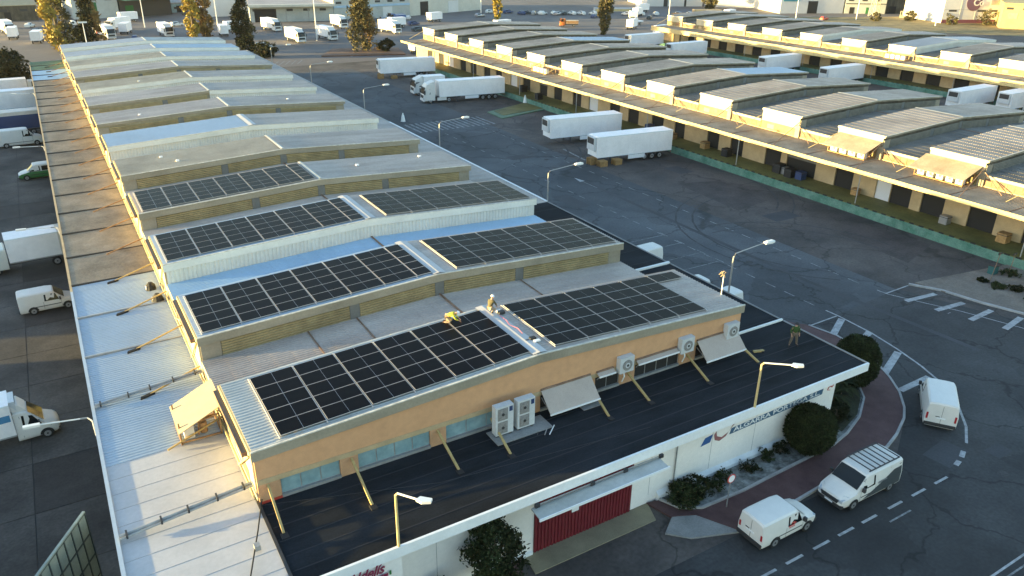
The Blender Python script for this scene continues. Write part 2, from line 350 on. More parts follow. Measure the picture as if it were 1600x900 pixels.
# dirt corner with weeds, right
dc = tag(MB().prism([(62.0, 6.6), (75, 4.6), (79, -3), (84, -22), (70, -16), (64.6, -2.4), (63.1, 1.0)], 0, .12, dirt_m).obj('bare_dirt_ground'), kind='structure')
kb = strip(MB(), [(61.2, 6.7), (62.6, 4.3), (63.2, 1.0), (64.3, -2.4), (66, -7)], .3, .16, kerb_m)
ck = MB()
for (x0, y0), (x1, y1) in zip([(61.2, 6.7), (62.6, 4.3), (63.2, 1.0), (64.3, -2.4), (66, -7), (70, -16)], [(62.6, 4.3), (63.2, 1.0), (64.3, -2.4), (66, -7), (70, -16)]):
    ck.beam((x0, y0, .07), (x1, y1, .07), .28, .15, kerb_m)
tag(ck.obj('kerb'), kind='structure')

# front pavement with kerbs and planting bed
def poly_sheet_solid(name, pts, z0, z1, m, parent=None):
    return MB().prism(pts, z0, z1, m).obj(name, parent)
inner = [(20.7, -5.0), (21.2, -6.1), (22.3, -6.75), (25.5, -6.85), (27.8, -6.75), (33.7, -6.55), (35.6, -6.15), (38.0, -5.3), (40.2, -4.0), (41.6, -2.4), (42.0, -.6), (41.6, 1.5)]
outer = [(27.0, -9.0), (36.6, -8.35), (38.4, -7.8), (40.5, -6.9), (41.7, -6.1), (43.2, -4.7), (44.4, -3.1), (45.3, -1.5), (46.2, 1.0), (46.5, 3.2), (46.0, 5.6)]
side_w = poly_sheet_solid('pavement', [(19.9, -4.8)]+[(20.35, -6.4), (21.6, -6.9), (22.8, -9.0)]+outer+[(44.2, 8.0), (38.2, 8.0), (36.0, 8.0), (36.0, 1.5)]+inner[::-1], 0, .13, red_pave); tag(side_w, kind='structure')
tag(poly_sheet_solid('pavement', [(36.0, 8), (38.2, 8), (38.2, 150), (36.0, 150)], 0, .11, conc_pale), kind='structure')
kk = MB()
for a, b in zip([(22.8, -9.05)]+outer, outer): kk.beam((*a, .08), (*b, .08), .16, .17, kerb_m)
for a, b in zip(inner, inner[1:]): kk.beam((*a, .12), (*b, .12), .14, .28, kerb_m)
kk.obj('kerb', side_w)
ap = tag(poly_sheet_solid('driveway_apron', [(20.4, -6.4), (21.6, -6.95), (24.6, -7.6), (26.8, -8.9), (22.8, -9.15), (20.2, -8.2), (19.2, -7.2)], 0, .1, conc_pale), kind='structure')
for a in ((23.3, -8.35), (23.0, -7.75)): MB().box(a[0], a[1], .1, a[0]+.75, a[1]+.38, .106, darkgrey).obj('drain_grate', ap)
tag(poly_sheet_solid('gate_threshold', [(11.8, -4.76), (11.6, -6.1), (19.5, -6.1), (20.0, -4.76)], 0, .05, beige_pave), kind='structure')
tag(poly_sheet_solid('pavement', [(2, -4.76), (2, -7.3), (10.6, -6.9), (11.5, -4.76)], 0, .13, red_pave), kind='structure')
bed_soil = mat('gravelly_soil', (.10, .095, .08), .95, .55, 1.6, c2=(.30, .31, .30), fine=5, bump=1)
bed = tag(poly_sheet_solid('planting_bed', [(20.7, -4.76)]+inner+[(35.6, 1.5), (35.6, -4.76)], 0, .2, bed_soil), kind='structure')

# ------------------------------------------------------------ roof sheets
def zr(x, e, rise=.75): return e+rise*(1-abs(x-15.45)/15.45)
def sheet_profile(mb, x0, x1, z0, z1, y0, y1, per, amp, m, z=0, th=.0):
    """a strip from x0 to x1 (heights z0, z1), ribbed along y"""
    n = max(1, int(round((y1-y0)/per))); d = (y1-y0)/n; vs = []; fs = []
    for i in range(n):
        y = y0+i*d
        for yy, a in ((y, 0), (y+d*.22, amp), (y+d*.5, amp), (y+d*.72, 0)):
            vs += [(x0, yy, z0+a), (x1, yy, z1+a)]
    vs += [(x0, y1, z0), (x1, y1, z1)]
    for i in range(len(vs)//2-1): fs.append((2*i, 2*i+1, 2*i+3, 2*i+2))
    mb.poly(vs, fs, m)
    if th:
        mb.face([(x0, y0, z0-th), (x0, y1, z0-th), (x0, y1, z0), (x0, y0, z0)], m)
    return mb
MESHC = {}; LIFT = [.012]
def roof_strip_mesh(side, ly, m, w_=1.2, per=.25, amp=.035):
    key = (side, ly, m.name, w_, LIFT[0])
    if key in MESHC: return MESHC[key]
    slope = .75/15.45
    z1 = slope*w_ if side == 0 else -slope*w_
    mb = MB(); lift = LIFT[0]
    if side == 0: sheet_profile(mb, -.03, w_+.03, lift, z1, 0, ly, per, amp, m); mb.face([(-.03, 0, -.03), (-.03, ly, -.03), (-.03, ly, lift), (-.03, 0, lift)], m)
    else: sheet_profile(mb, -.03, w_+.03, 0, z1+lift, 0, ly, per, amp, m); mb.face([(w_+.03, 0, z1-.03), (w_+.03, ly, z1-.03), (w_+.03, ly, z1+lift), (w_+.03, 0, z1+lift)], m)
    MESHC[key] = mb.mesh('roof_sheet'); return MESHC[key]
def roof(parent, y0, ly, e, mL, mR, singles, over=.12):
    """gable roof of one bay, sheets laid in strips; each a piece when near"""
    rp = MB(); n = 13; w_ = 15.45/n
    # deck below the sheets
    for a, b in ((0, 15.45), (15.45, 30.9)):
        za, zb = zr(a, e), zr(b, e)
        rp.poly([(a, y0-over+.02, za-.06), (b, y0-over+.02, zb-.06), (b, y0+ly-.02, zb-.06), (a, y0+ly-.02, za-.06), (a, y0-over+.02, za-.16), (b, y0-over+.02, zb-.16), (b, y0+ly-.02, zb-.16), (a, y0+ly-.02, za-.16)],
                [(0,1,2,3),(4,5,1,0),(5,6,2,1),(6,7,3,2),(7,4,0,3),(7,6,5,4)], conc_fascia)
    ro = rp.obj('roof', parent)
    if singles:
        for i in range(26):
            side = 0 if i < 13 else 1
            x = i*w_; z = zr(x, e)
            link('roof_sheet', roof_strip_mesh(side, ly+over, mL if side == 0 else mR, w_), ro, (x, y0-over, z))
    else:
        mb = MB()
        for i in range(26):
            side = 0 if i < 13 else 1; x = i*w_; x2 = x+w_
            lift = LIFT[0]*1.5
            sheet_profile(mb, x-.02, x2+.02, zr(x, e)+(lift if side == 0 else 0), zr(min(x2, 30.9), e)+(lift if side else 0), y0-over, y0+ly, .5, .07, mL if side == 0 else mR)
        tag(mb.obj('roof_sheets', ro), kind='stuff')
    # ridge flashing
    q = .45 if mL in (rf_white, rf_metal, rf_blue) else .2
    if over == 0: q = .09
    f = MB(); f.poly([(15.45-q, y0-over, zr(15.0, e)+.1), (15.45, y0-over, e+.75+.13), (15.45+q, y0-over, zr(15.9, e)+.1), (15.45-q, y0+ly, zr(15.0, e)+.1), (15.45, y0+ly, e+.75+.13), (15.45+q, y0+ly, zr(15.9, e)+.1)], [(0,1,4,3),(1,2,5,4)], gutter_m if over == 0 else (rf_white2 if mL in (rf_white, rf_metal) else rf_metal))
    f.obj('ridge_cap', ro)
    return ro

def fan_unit(mb, x, y, z, w_, d, h, face='-y', fans=1):
    mb.box(x, y, z, x+w_, y+d, z+h, ac_m)
    for i in range(fans):
        cz = z+h*(i+.5)/fans; r = min(w_, h/fans)*.38
        if face == '-y': mb.cyl((x+w_*.42, y-.015, cz), r, .04, fan_m, 'y', 16); mb.cyl((x+w_*.42, y-.04, cz), r*.3, .03, darkgrey, 'y', 10)
        else: mb.cyl((x-.015, y+d*.42, cz), r, .04, fan_m, 'x', 16); mb.cyl((x-.04, y+d*.42, cz), r*.3, .03, darkgrey, 'x', 10)
P = 12.42; HB = 6.5; HE = 8.0; LE = 6.45
SEG = [(1.2, 9.1), (9.8, 15.1), (15.8, 21.4), (22.1, 29.7)]
def slat_mesh(a, b, m):
    key = ('slat', a, b, m.name)
    if key in MESHC: return MESHC[key]
    L = b-a; s = (.75/15.45)*L*(1 if a < 15 else -1)
    mb = MB(); mb.poly([(0, 0, 0), (L, 0, s), (L, .1, s+.06), (0, .1, .06), (0, -.03, .09), (L, -.03, s+.09), (L, .09, s+.13), (0, .09, .13)], [(0,1,5,4),(4,5,6,7),(3,2,1,0),(1,2,6,5),(0,4,7,3),(2,3,7,6)], m)
    MESHC[key] = mb.mesh('louver_slat'); return MESHC[key]

edge_m = mat('pale_sheet_edge', (.55, .52, .45), .6, .25, 3, fine=4)
can_grey = mat('grey_canopy_sheet', (.31, .25, .18), .75, .22, .4, c2=(.41, .335, .25), fine=6, dirt=.2, spec=.2)
blue_front = None
def hall(X0, label, group, cfg, detail):
    root = empty('market_hall', (X0, 0, 0), 0, label, 'market hall', group)
    wall = MB(); wm = cfg.get('wall', conc_wall)
    for k in range(13):
        if k in cfg.get('skip', ()): continue
        y = k*P
        def prof(e): return [(0.02, 0), (30.88, 0), (30.88, e-.15), (15.45, e+.6), (.02, e-.15)]
        if detail > 0 or True:
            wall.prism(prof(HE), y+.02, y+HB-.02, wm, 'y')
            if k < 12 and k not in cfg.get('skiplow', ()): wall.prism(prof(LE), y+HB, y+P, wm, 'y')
    wall.obj('wall', root)
    for k in range(13):
        if k in cfg.get('skip', ()): continue
        y = k*P
        mL, mR = cfg['roof'].get(k, cfg['roof']['*'])
        roof(root, y, HB, HE, mL, mR, k in cfg.get('singles', ()))
        if k < 12 and k not in cfg.get('skiplow', ()):
            mL, mR = cfg['low'].get(k, cfg['low']['*'])
            roof(root, y+HB, P-HB, LE, mL, mR, k in cfg.get('singles_low', ()), 0)
        if detail == 0: continue
        # fascia along the front edge, following the slope
        f = MB(); fh = cfg.get('fascia_h', .5 if k < 5 else .3)
        for a, b in ((-.12, 15.45), (15.45, 31.02)):
            za, zb = zr(a, HE), zr(b, HE)
            f.poly([(a, y-.22, za-fh), (b, y-.22, zb-fh), (b, y-.22, zb-.0), (a, y-.22, za-.0), (a, y, za-fh), (b, y, zb-fh), (b, y, zb-.0), (a, y, za-.0)], [(0,1,2,3),(7,6,5,4),(0,4,5,1),(3,2,6,7),(0,3,7,4),(1,5,6,2)], cfg.get('fascia_m', conc_fascia))
        f.obj('fascia', root); et = MB()
        for a, b in ((-.1, 15.45), (15.45, 31.0)): et.beam((a, y-.2, zr(a, HE)+.045), (b, y-.2, zr(b, HE)+.045), .1, .06, edge_m)
        et.obj('edge_trim', root)
        kind = cfg['front'].get(k, cfg['front']['*'])
        if k == 0 and kind == 'brick': pass
        if kind in ('white', 'half'):
            cl = MB(); HV = ((0.05, 15.45), (15.45, 30.85)) if kind == 'white' else ((15.45, 30.85),)
            for a, b in HV:
                n = int((b-a)/.3)
                for i in range(n):
                    x0 = a+(b-a)*i/n; x1 = a+(b-a)*(i+.55)/n; x2 = a+(b-a)*(i+1)/n
                    cl.poly([(x0, y-.1, zr(x0, LE)), (x1, y-.1, zr(x1, LE)), (x1, y-.1, zr(x1, HE)-.05), (x0, y-.1, zr(x0, HE)-.05)], [(0,1,2,3)], clad_white)
                    cl.poly([(x1, y-.1, zr(x1, LE)), (x1+.03, y-.06, zr(x1, LE)), (x1+.03, y-.06, zr(x1, HE)-.05), (x1, y-.1, zr(x1, HE)-.05)], [(0,1,2,3)], clad_white)
                    cl.poly([(x1+.03, y-.06, zr(x1, LE)), (x2-.03, y-.06, zr(x2, LE)), (x2-.03, y-.06, zr(x2, HE)-.05), (x1+.03, y-.06, zr(x1, HE)-.05)], [(0,1,2,3)], clad_white)
                    cl.poly([(x2-.03, y-.06, zr(x2, LE)), (x2, y-.1, zr(x2, LE)), (x2, y-.1, zr(x2, HE)-.05), (x2-.03, y-.06, zr(x2, HE)-.05)], [(0,1,2,3)], clad_white)
            if k in cfg.get('clad_over', (2, 5, 7, 8, 10, 11, 12)):
                for a, b in (((-.1, 15.45), (15.45, 31)) if kind == 'white' else ((15.45, 31),)):
                    cl.poly([(a, y-.26, zr(a, HE)-.5), (b, y-.26, zr(b, HE)-.5), (b, y-.24, zr(b, HE)+.02), (a, y-.24, zr(a, HE)+.02)], [(0,1,2,3)], clad_white)
                    cl.poly([(a, y-.26, zr(a, HE)-.5), (b, y-.26, zr(b, HE)-.5), (b, y-.1, zr(b, HE)-.55), (a, y-.1, zr(a, HE)-.55)], [(0,1,2,3)], clad_white)
            cl.obj('wall_cladding', root)
        if kind in ('slat', 'grey', 'half'):
            sm = slat_g if kind == 'grey' else slat_m
            # columns between louvre fields
            for a, b in ((0.02, 1.15), (9.12, 9.78), (15.12, 15.78), (21.42, 22.08), (29.72, 30.86)):
                if kind == 'half' and a > 15: continue
                c = MB(); zc0 = min(zr(a, LE), zr(b, LE)); c.prism([(a, zc0-.05), (b, zc0-.05), (b, zr(b, HE)-.52), (a, zr(a, HE)-.52)], y-.07, y+.01, col_grey if b-a < 1 else conc_fascia, 'y'); c.obj('column', root)
            if k in cfg.get('slats', ()):
                for a, b in SEG:
                    for i in range(6):
                        link('louver_slat', slat_mesh(a, b, sm), root, (a, y-.08, zr(a, HE)-.72-i*.175))
            else:
                mb = MB()
                for a, b in (SEG[:2] if kind == 'half' else SEG):
                    for i in range(6):
                        za = zr(a, HE)-.72-i*.175; zb = zr(b, HE)-.72-i*.175
                        mb.poly([(a, y-.1, za), (b, y-.1, zb), (b, y-.02, zb+.05), (a, y-.02, za+.05), (a, y-.11, za+.09), (b, y-.11, zb+.09), (b, y-.01, zb+.13), (a, y-.01, za+.13)], [(0,1,5,4),(4,5,6,7),(3,2,1,0)], sm)
                tag(mb.obj('louver_slats', root), kind='stuff')
        # end walls facing the sun: panel on high bays, window strip on low ones
        em = cfg.get('end', end_white)
        e = MB(); e.box(-.08, y+.05, LE-.1, 0, y+HB-.05, HE-.2, em)
        e.box(-.14, y-.1, HE-.22, -.0, y+HB+.02, HE-.01, cfg.get('verge', trim_y)); e.obj('end_panel', root)
        gt = MB().box(-.42, y+.3, HE-.42, -.15, y+HB-.1, HE-.2, gutter_m).box(-.4, y+.32, HE-.2, -.17, y+HB-.12, HE-.19, darkgrey)
        if cfg.get('gutter', True): gt.obj('gutter', root)
        wsz = MB(); ws_ = cfg.get('strip_m', em)
        if k < 12:
            y0 = y+HB+.1; y1 = y+P-.1
            wsz.box(-.06, y0, 6.15, 0, y1, LE+.02, em); wsz.box(-.06, y0, 5.12, 0, y1, 5.4, ws_)
            n = 7
            for i in range(n+1):
                yy = y0+(y1-y0)*i/n; wsz.box(-.06, yy-.06, 5.4, 0, yy+.06, 6.15, ws_)
            wsz.box(-.03, y0, 5.4, .01, y1, 6.15, cfg.get('pane', gutter_m)); wsz.obj('window_strip', root)
        e2 = MB(); e2.box(-.07, y+.05, 5.1, 0, y+HB-.05, LE-.12, cfg.get('low_end', em))
        if k % 2 == 0: e2.box(-.09, y+1.2, 5.5, -.065, y+2.6, 6.1, gutter_m)
        e2.box(-.09, y+4.2, 5.45, -.065, y+5.4, 6.05, lintel_m); e2.obj('end_panel', root)
    return root

# ---- the main hall with the solar arrays
W_, B_, G_, M_, T_ = rf_white, rf_blue, rf_grey, rf_metal, rf_tan
main = hall(0, 'near pale roofed market hall with solar arrays, brick front and black flat roof apron', 'long parallel market halls', dict(
    roof={'*': (G_, G_), 0: (M_, G_), 1: (W_, G_), 2: (W_, G_), 3: (G_, G_), 4: (T_, G_), 5: (W_, G_), 8: (T_, G_), 10: (T_, rf_white2), 11: (rf_white2, W_), 12: (rf_white2, M_)},
    low={'*': (G_, G_), 0: (rf_grey, rf_grey), 1: (B_, B_), 4: (T_, G_), 8: (T_, G_), 10: (W_, B_), 11: (W_, B_)},
    front={'*': 'slat', 0: 'brick', 2: 'white', 5: 'white', 8: 'white', 10: 'white', 11: 'white', 12: 'white', 7: 'half'},
    singles=(0, 1, 2, 3, 4), singles_low=(0, 1, 2, 3, 4), slats=(1, 3, 4, 6)), 2)
# small pale roof vents on the older bays
for k, e, xs in [(3, HE, (20.3, 27.6)), (4, HE, (4.2, 5.4)), (6, HE, (5, 24)), (8, HE, (8,))]:
    for x in xs:
        yy = k*P+random.uniform(1.5, 5); MB().box(-.14, -.14, 0, .14, .14, .14, white_trim).obj('roof_vent', main, (x, yy, zr(x, e)+.03))
for x in (6.3, 9.5, 21.8): MB().beam((x, HB+.05, zr(x, LE)+.07), (x, P-.15, zr(x, LE)+.07), .1, .02, gutter_m).obj('rusty_lap', main)
# brick front of bay 0
fr = MB()
XW = [(1.05, 3.95), (4.87, 8.78), (9.7, 14.6), (15.56, 18.75), (19.35, 21.15), (22.3, 25.85), (27.2, 30.4)]
fr.prism([(0, 6.35), (30.9, 6.35), (30.9, HE-.5), (15.45, HE+.25), (0, HE-.5)], -.1, .02, brick_m, 'y'); fr.obj('brick_wall', main)
MB().prism([(0, 6.08), (30.9, 6.08), (30.9, 6.35), (0, 6.35)], -.13, .02, lintel_m, 'y').obj('lintel', main)
px = [0]+[v for ab in XW for v in ab]+[30.9]
for a, b in zip(px[::2], px[1::2]): MB().box(a, -.1, 5.02, b, .02, 6.08, brick_d).obj('pilaster', main)
for i, (a, b) in enumerate(XW):
    MB().box(a, -.16, 5.02, b, .0, 5.17, conc_pale).obj('window_sill', main)
    n = 4 if b-a > 3 else (3 if b-a > 2.4 else 2); opn = i in (3, 4, 5, 6)
    wn = MB().box(a, .0, 5.17, b, .015, 6.08, dark_in if opn else steel).obj('window', main)
    for j in range(n):
        x0 = a+(b-a)*j/n; x1 = a+(b-a)*(j+1)/n
        if not opn: MB().box(x0+.03, -.012, 5.2, x1-.03, 0, 6.05, glass_bl).obj('pane', wn)
        else: MB().box(x1-.04, -.03, 5.17, x1, -.001, 6.08, steel).obj('frame', wn)
MB().box(0.0, -.14, 4.98, 1.3, -.101, 5.12, red_p).obj('red_trim', main)
# awnings: two lowered, two rolled up
for i, (a, b, out, dz) in enumerate([(15.56, 18.95, 1.05, 1.0), (27.2, 30.6, 1.05, 1.0), (19.4, 20.6, .3, .14), (22.3, 25.5, .3, .14)]):
    aw = empty('awning', (a, -.12, 6.42), 0, ['wide beige awning pulled down beside the two tall condensers', 'beige awning pulled down at the right end of the brick front', 'short beige awning rolled up left of the middle wall condenser', 'long beige awning rolled up between two wall condensers'][i], 'awning', 'awnings along the brick front')
    L = b-a
    MB().poly([(0, 0, 0), (L, 0, 0), (L, -out, -dz), (0, -out, -dz), (0, 0, -.03), (L, 0, -.03), (L, -out, -dz-.03), (0, -out, -dz-.03)], [(0,1,2,3),(7,6,5,4),(0,3,7,4),(1,5,6,2)], awn_m).obj('fabric', aw)
    MB().box(0, -out-.05, -dz-.09, L, -out+.02, -dz-.0, white_trim).obj('front_bar', aw)
    MB().tube([(0, -.02, .02), (L, -.02, .02)], .06, gutter_m).obj('roller', aw)
    for x in (.05, L-.05): MB().beam((x, -.02, -.5), (x, -out, -dz), .04, .04, steel).obj('arm', aw)
# ---- lower front block with black roof
ap_ = MB()
ap_.prism([(0.0, -5.85), (36.45, -5.85), (36.45, 31.1), (31.0, 31.1), (31.0, -.02), (0.0, -.02)], 4.5, 5.0, felt)
ap_.obj('flat_roof', main)
# felt laps: raised strips across the roof
for y in (-5.0, -4.0, -3.0, -2.0, -1.0): MB().box(.1, y-.03, 5.0, 36.4, y+.03, 5.012, felt_seam).obj('felt_lap', main)
for y in (1.5, 4.0, 6.5, 9.0, 11.5, 14, 16.5, 19, 21.5, 24, 26.5, 29): MB().box(31.0, y-.03, 5.0, 36.4, y+.03, 5.012, felt_seam).obj('felt_lap', main)
MB().box(0, -5.98, 4.5, 36.55, -5.85, 5.06, white_trim).box(36.45, -5.85, 4.6, 36.58, 31.1, 5.05, conc_pale).obj('fascia', main)
MB().box(.02, -4.75, 0, 35.4, -4.5, 4.5, white_wall).box(0.0, -5.9, 0, 4.6, -4.7, 4.5, white_wall).box(35.15, -4.6, 0, 35.4, 150, 4.5, white_wall).obj('wall', main)
MB().prism([(-4.75, 0), (-4.98, .0), (-4.98, .42), (-4.75, .62)], 20.6, 35.5, white_trim, 'x').obj('plinth', main)
MB().prism([(-4.75, 0), (-4.9, .0), (-4.9, .2), (-4.75, .25)], 4.7, 12.2, white_trim, 'x').obj('plinth', main)
for x in (6.8, 9.1, 20.0, 24.6, 28.2, 31.6): MB().box(x-.012, -4.756, .6, x+.012, -4.745, 4.5, kerb_m).obj('wall_joint', main)
MB().tube([(21.8, -4.82, .3), (21.8, -4.82, 3.4)], .04, steel).obj('downpipe', main)
# dark red gate of vertical ribs
gate = MB().box(12.3, -4.80, .06, 18.7, -4.755, 3.6, red_gate).obj('gate', main)
for i in range(30):
    x = 12.32+i*.213; MB().box(x, -4.845, .06, x+.11, -4.80, 3.6, red_gate).obj('gate_rib', gate)
MB().box(14.6, -4.87, 1.75, 15.05, -4.848, 2.4, white_trim).obj('notice', gate)
MB().box(14.72, -4.876, 2.0, 14.95, -4.871, 2.2, lintel_m).obj('notice_symbol', gate)
gc = MB().poly([(11.3, -5.99, 4.28), (19.3, -5.99, 4.28), (19.3, -6.8, 4.22), (11.3, -6.8, 4.22), (11.3, -5.99, 4.2), (19.3, -5.99, 4.2), (19.3, -6.8, 4.14), (11.3, -6.8, 4.14)], [(0,1,2,3),(7,6,5,4),(0,3,7,4),(1,5,6,2),(3,2,6,7)], rf_metal).obj('gate_canopy', main)
MB().box(11.25, -6.85, 4.1, 19.35, -6.8, 4.25, white_trim).obj('canopy_edge', gc)
for x in (11.6, 14.9, 17.0, 19.4): MB().box(x-.12, -6.12, 4.28, x+.12, -5.985, 4.48, darkgrey).obj('bracket', gc)
MB().beam((11.5, -6.05, 4.4), (19.2, -6.05, 4.4), .05, .05, steel).obj('tie_rod', gc)
# lettering and emblem
ink = flat('sign_blue', (.05, .12, .2), .6); brown_ink = flat('sign_red_brown', (.30, .12, .12), .6); redink = flat('sign_red', (.5, .06, .05), .6); maroon = flat('sign_maroon', (.22, .02, .06), .6)
sg = MB(); sg.prism([(26.0, 2.62), (34.15, 2.84), (34.2, 3.24), (26.1, 3.02)], -4.765, -4.753, ink, 'y'); sgo = sg.obj('name_sign', main)
tm = text_mesh('ALGARRA PORTEGA S.L.', .60, white_trim, .006, .0, 1.0, .008)
xs = [v.co.x for v in tm.vertices]; wd = max(xs)-min(xs)
to = link('lettering', tm, sgo, (26.3, -4.772, 2.72)); to.rotation_euler = (R(90), -R(1.5), 0); to.scale = (7.6/wd, .72, 1)
MB().prism([(23.7, 2.55), (24.45, 2.62), (24.6, 3.12), (24.0, 3.05)], -4.765, -4.754, blue_p, 'y').obj('emblem', main)
em = MB()
pts = [(24.75, 3.15), (24.85, 2.75), (25.25, 2.55), (25.75, 2.72), (26.05, 3.12), (26.35, 3.35)]
for a, b in zip(pts, pts[1:]): em.beam((a[0], -4.76, a[1]), (b[0], -4.76, b[1]), .012, .24, brown_ink, up=(0, 1, 0)) if False else em.poly([(a[0]-.05, -4.768, a[1]-.11), (b[0]-.05, -4.768, b[1]-.11), (b[0]+.1, -4.768, b[1]+.11), (a[0]+.1, -4.768, a[1]+.11)], [(0,1,2,3)], brown_ink)
em.obj('emblem', main)
r_ = MB()
for a, b in zip([(34.62, 3.03), (34.72, 3.2), (34.95, 3.22), (35.0, 3.1), (35.15, 3.25)], [(34.72, 3.2), (34.95, 3.22), (35.0, 3.1), (35.15, 3.25)]):
    r_.beam((a[0], -4.765, a[1]), (b[0], -4.765, b[1]), .06, .02, redink)
for a, b in (((34.62, 3.0), (34.9, 2.93)),): r_.beam((a[0], -4.765, a[1]), (b[0], -4.765, b[1]), .05, .02, redink)
r_.obj('emblem', main)
am = text_mesh('Aldelís', .78, maroon, .008, .35, .95, .012)
ao = link('lettering', am, main, (2.0, -5.995, 4.02)); ao.rotation_euler = (R(90), -R(0), 0); ao.scale = (.86, .95, 1)
am2 = text_mesh('DESDE 1983', .3, maroon, .008, 0, 1, .008) if False else None
MB().box(3.4, -5.994, 3.72, 3.9, -5.99, 3.9, maroon).box(3.95, -5.994, 3.74, 4.05, -5.99, 3.98, green_p).obj('emblem', main)
# right hand canopy beyond the black roof, white gutter at its edge
for i in range(20):
    y0 = 31.1+i*6.21; y1 = min(y0+6.15, 155.3)
    mb = MB(); sheet_profile(mb, 30.9, 36.45, 5.12, 5.0, y0, y1, .5, .035, rf_grey)
    mb.face([(30.9, y0, 4.9), (36.45, y0, 4.9), (36.45, y0, 5.0), (30.9, y0, 5.12)], rf_grey).face([(36.45, y0, 4.85), (36.45, y1, 4.85), (36.45, y1, 5.0), (36.45, y0, 5.0)], rf_grey); mb.obj('canopy_sheet', main)
MB().box(36.42, 31.2, 4.7, 36.62, 72, 5.08, white_trim).box(36.42, 72, 4.7, 36.6, 155, 5.05, steel).obj('gutter', main)
MB().box(31.0, 0, 4.4, 35.1, 155, 4.5, conc_wall).obj('canopy_soffit', main)
MB().box(31.0, 12.75, 5.0, 36.5, 12.95, 5.16, white_trim).box(31.0, .95, 5.0, 36.5, 1.08, 5.14, white_trim).obj('parapet', main)
# left hand canopy, sheets laid across; each a piece
seam_m = flat('dark_joint', (.05, .045, .04), .8)
def canopy_sheet_mesh(m, ly, ribs, w_=5.85):
    key = ('cs', m.name, ly, ribs, w_)
    if key in MESHC: return MESHC[key]
    mb = MB()
    if ribs: sheet_profile(mb, -w_, 0, 0, .1, 0, ly, .247, .045, m)
    else:
        mb.poly([(-w_, 0, 0), (0, 0, .1), (0, ly, .1), (-w_, ly, 0)], [(0,1,2,3)], m); mb.poly([(-w_, 0, .0), (0, 0, .1), (0, 0, .112), (-w_, 0, .012), (-w_, .05, .0), (0, .05, .1), (0, .05, .112), (-w_, .05, .012)], [(0,1,2,3),(3,2,6,7),(4,7,6,5)], m)
    mb.face([(-w_, 0, -.1), (-w_, ly, -.1), (-w_, ly, 0), (-w_, 0, 0)], m)
    MESHC[key] = mb.mesh('canopy_sheet'); return MESHC[key]
for i in range(-2, 25):
    y0 = .3+i*6.21
    if y0 > 150: break
    for j in range(5):
        y = y0+j*1.242
        mm = rf_white2 if y < .2 else (rf_white2 if y < 6.4 else (rf_white if y < 30.2 else can_grey))
        if 130.5 < y < 142: mm = rf_blue
        if y >= 142: mm = green_pad
        ribs = y > 6.4
        link('canopy_sheet', canopy_sheet_mesh(mm, 1.235, ribs), main, (-.12, y, 4.98))
    dj = y0 > 6
    if i > 1 and i != 2:
        MB().box(-5.95, y0-.09, 4.99, -.12, y0+.02, 5.16, seam_m if y0 > 30 else steel).obj('canopy_joint', main)
MB().box(-6.1, -12.5, 4.75, -5.93, 30.2, 5.08, rf_white).box(-6.1, 30.2, 4.75, -5.93, 151, 5.06, lintel_m).obj('eaves_gutter', main)
MB().box(-.14, -5.8, 4.9, -.0, 155, 5.13, darkgrey).obj('shadow_gap_strip', main)  # dark strip paints the shadow gap along the canopy's inner edge
MB().box(-2.1, -12, 0, -.05, 155, 4.85, conc_wall).box(-4.3, -12, 0, -2.1, 155, 1.1, green_floor).obj('dock', main)
# double pipes with clamps crossing the near canopy
for y in (.6, 12.5):
    pp = MB(); pp.tube([(-5.9, y, 5.2), (-.1, y+.15, 5.75)], .07, steel); pp.tube([(-5.9, y-.2, 5.2), (-.1, y-.05, 5.7)], .05, steel)
    pp.beam((-5.9, y-.1, 5.18), (-.1, y+.05, 5.7), .2, .03, steel)
    for t in (.05, .3, .5, .72, .93): pp.box(-5.9+5.8*t-.04, y-.3+.15*t, 5.15+.55*t, -5.9+5.8*t+.04, y+.14+.15*t, 5.32+.55*t, darkgrey)
    pp.obj('pipe_run', main)
# diagonal struts from wall to canopy with dark boots
for i in range(26):
    y = 2.2+i*6.21 if i % 2 else 9.6+(i//2)*12.42-6.2
    y = 6.25+i*6.1
    if y > 148: break
    st = MB(); zt = 5.75; st.tube([(-.1, y+.8, zt), (-3.05, y, 5.15)], .055, rust if i > 4 else wood_y, 6)
    if 1 <= i <= 4 or i > 20: st.prism([(-3.6, y-.3), (-2.8, y-.02), (-2.78, y+.22), (-3.55, y-.1)], 5.08, 5.2, black)
    st.obj('strut', main)
for i in range(13):      # raking steel in the lit wall zone
    y = i*P
    a = MB(); a.beam((-.14, y+.2, 7.6), (-.2, y+3.2, 5.2), .07, .1, trim_y); a.beam((-.14, y+HB-.1, 6.3), (-.2, y+HB+2.9, 5.2), .06, .09, trim_y); a.beam((-.2, y, 5.45), (-.2, y+P, 5.45), .07, .16, trim_y); a.obj('wall_brace', main)
# timber struts on the black roof
for xb, yb, xt, zt in [(.4, -2.6, .47, 5.95), (4.5, -2.8, 4.53, 5.95), (9.2, -2.5, 9.2, 5.95), (12.1, -2.7, 12.4, 5.6), (18.6, -2.5, 19.1, 5.5), (21.6, -2.4, 21.72, 5.76), (26.1, -2.5, 26.5, 5.6), (30.5, -2.4, 30.6, 5.6)]:
    MB().beam((xt, -.1, zt), (xb, yb, 5.05), .11, .11, wood_y).box(xb-.16, yb-.35, 5.0, xb+.16, yb+.05, 5.05, black).obj('strut', main)

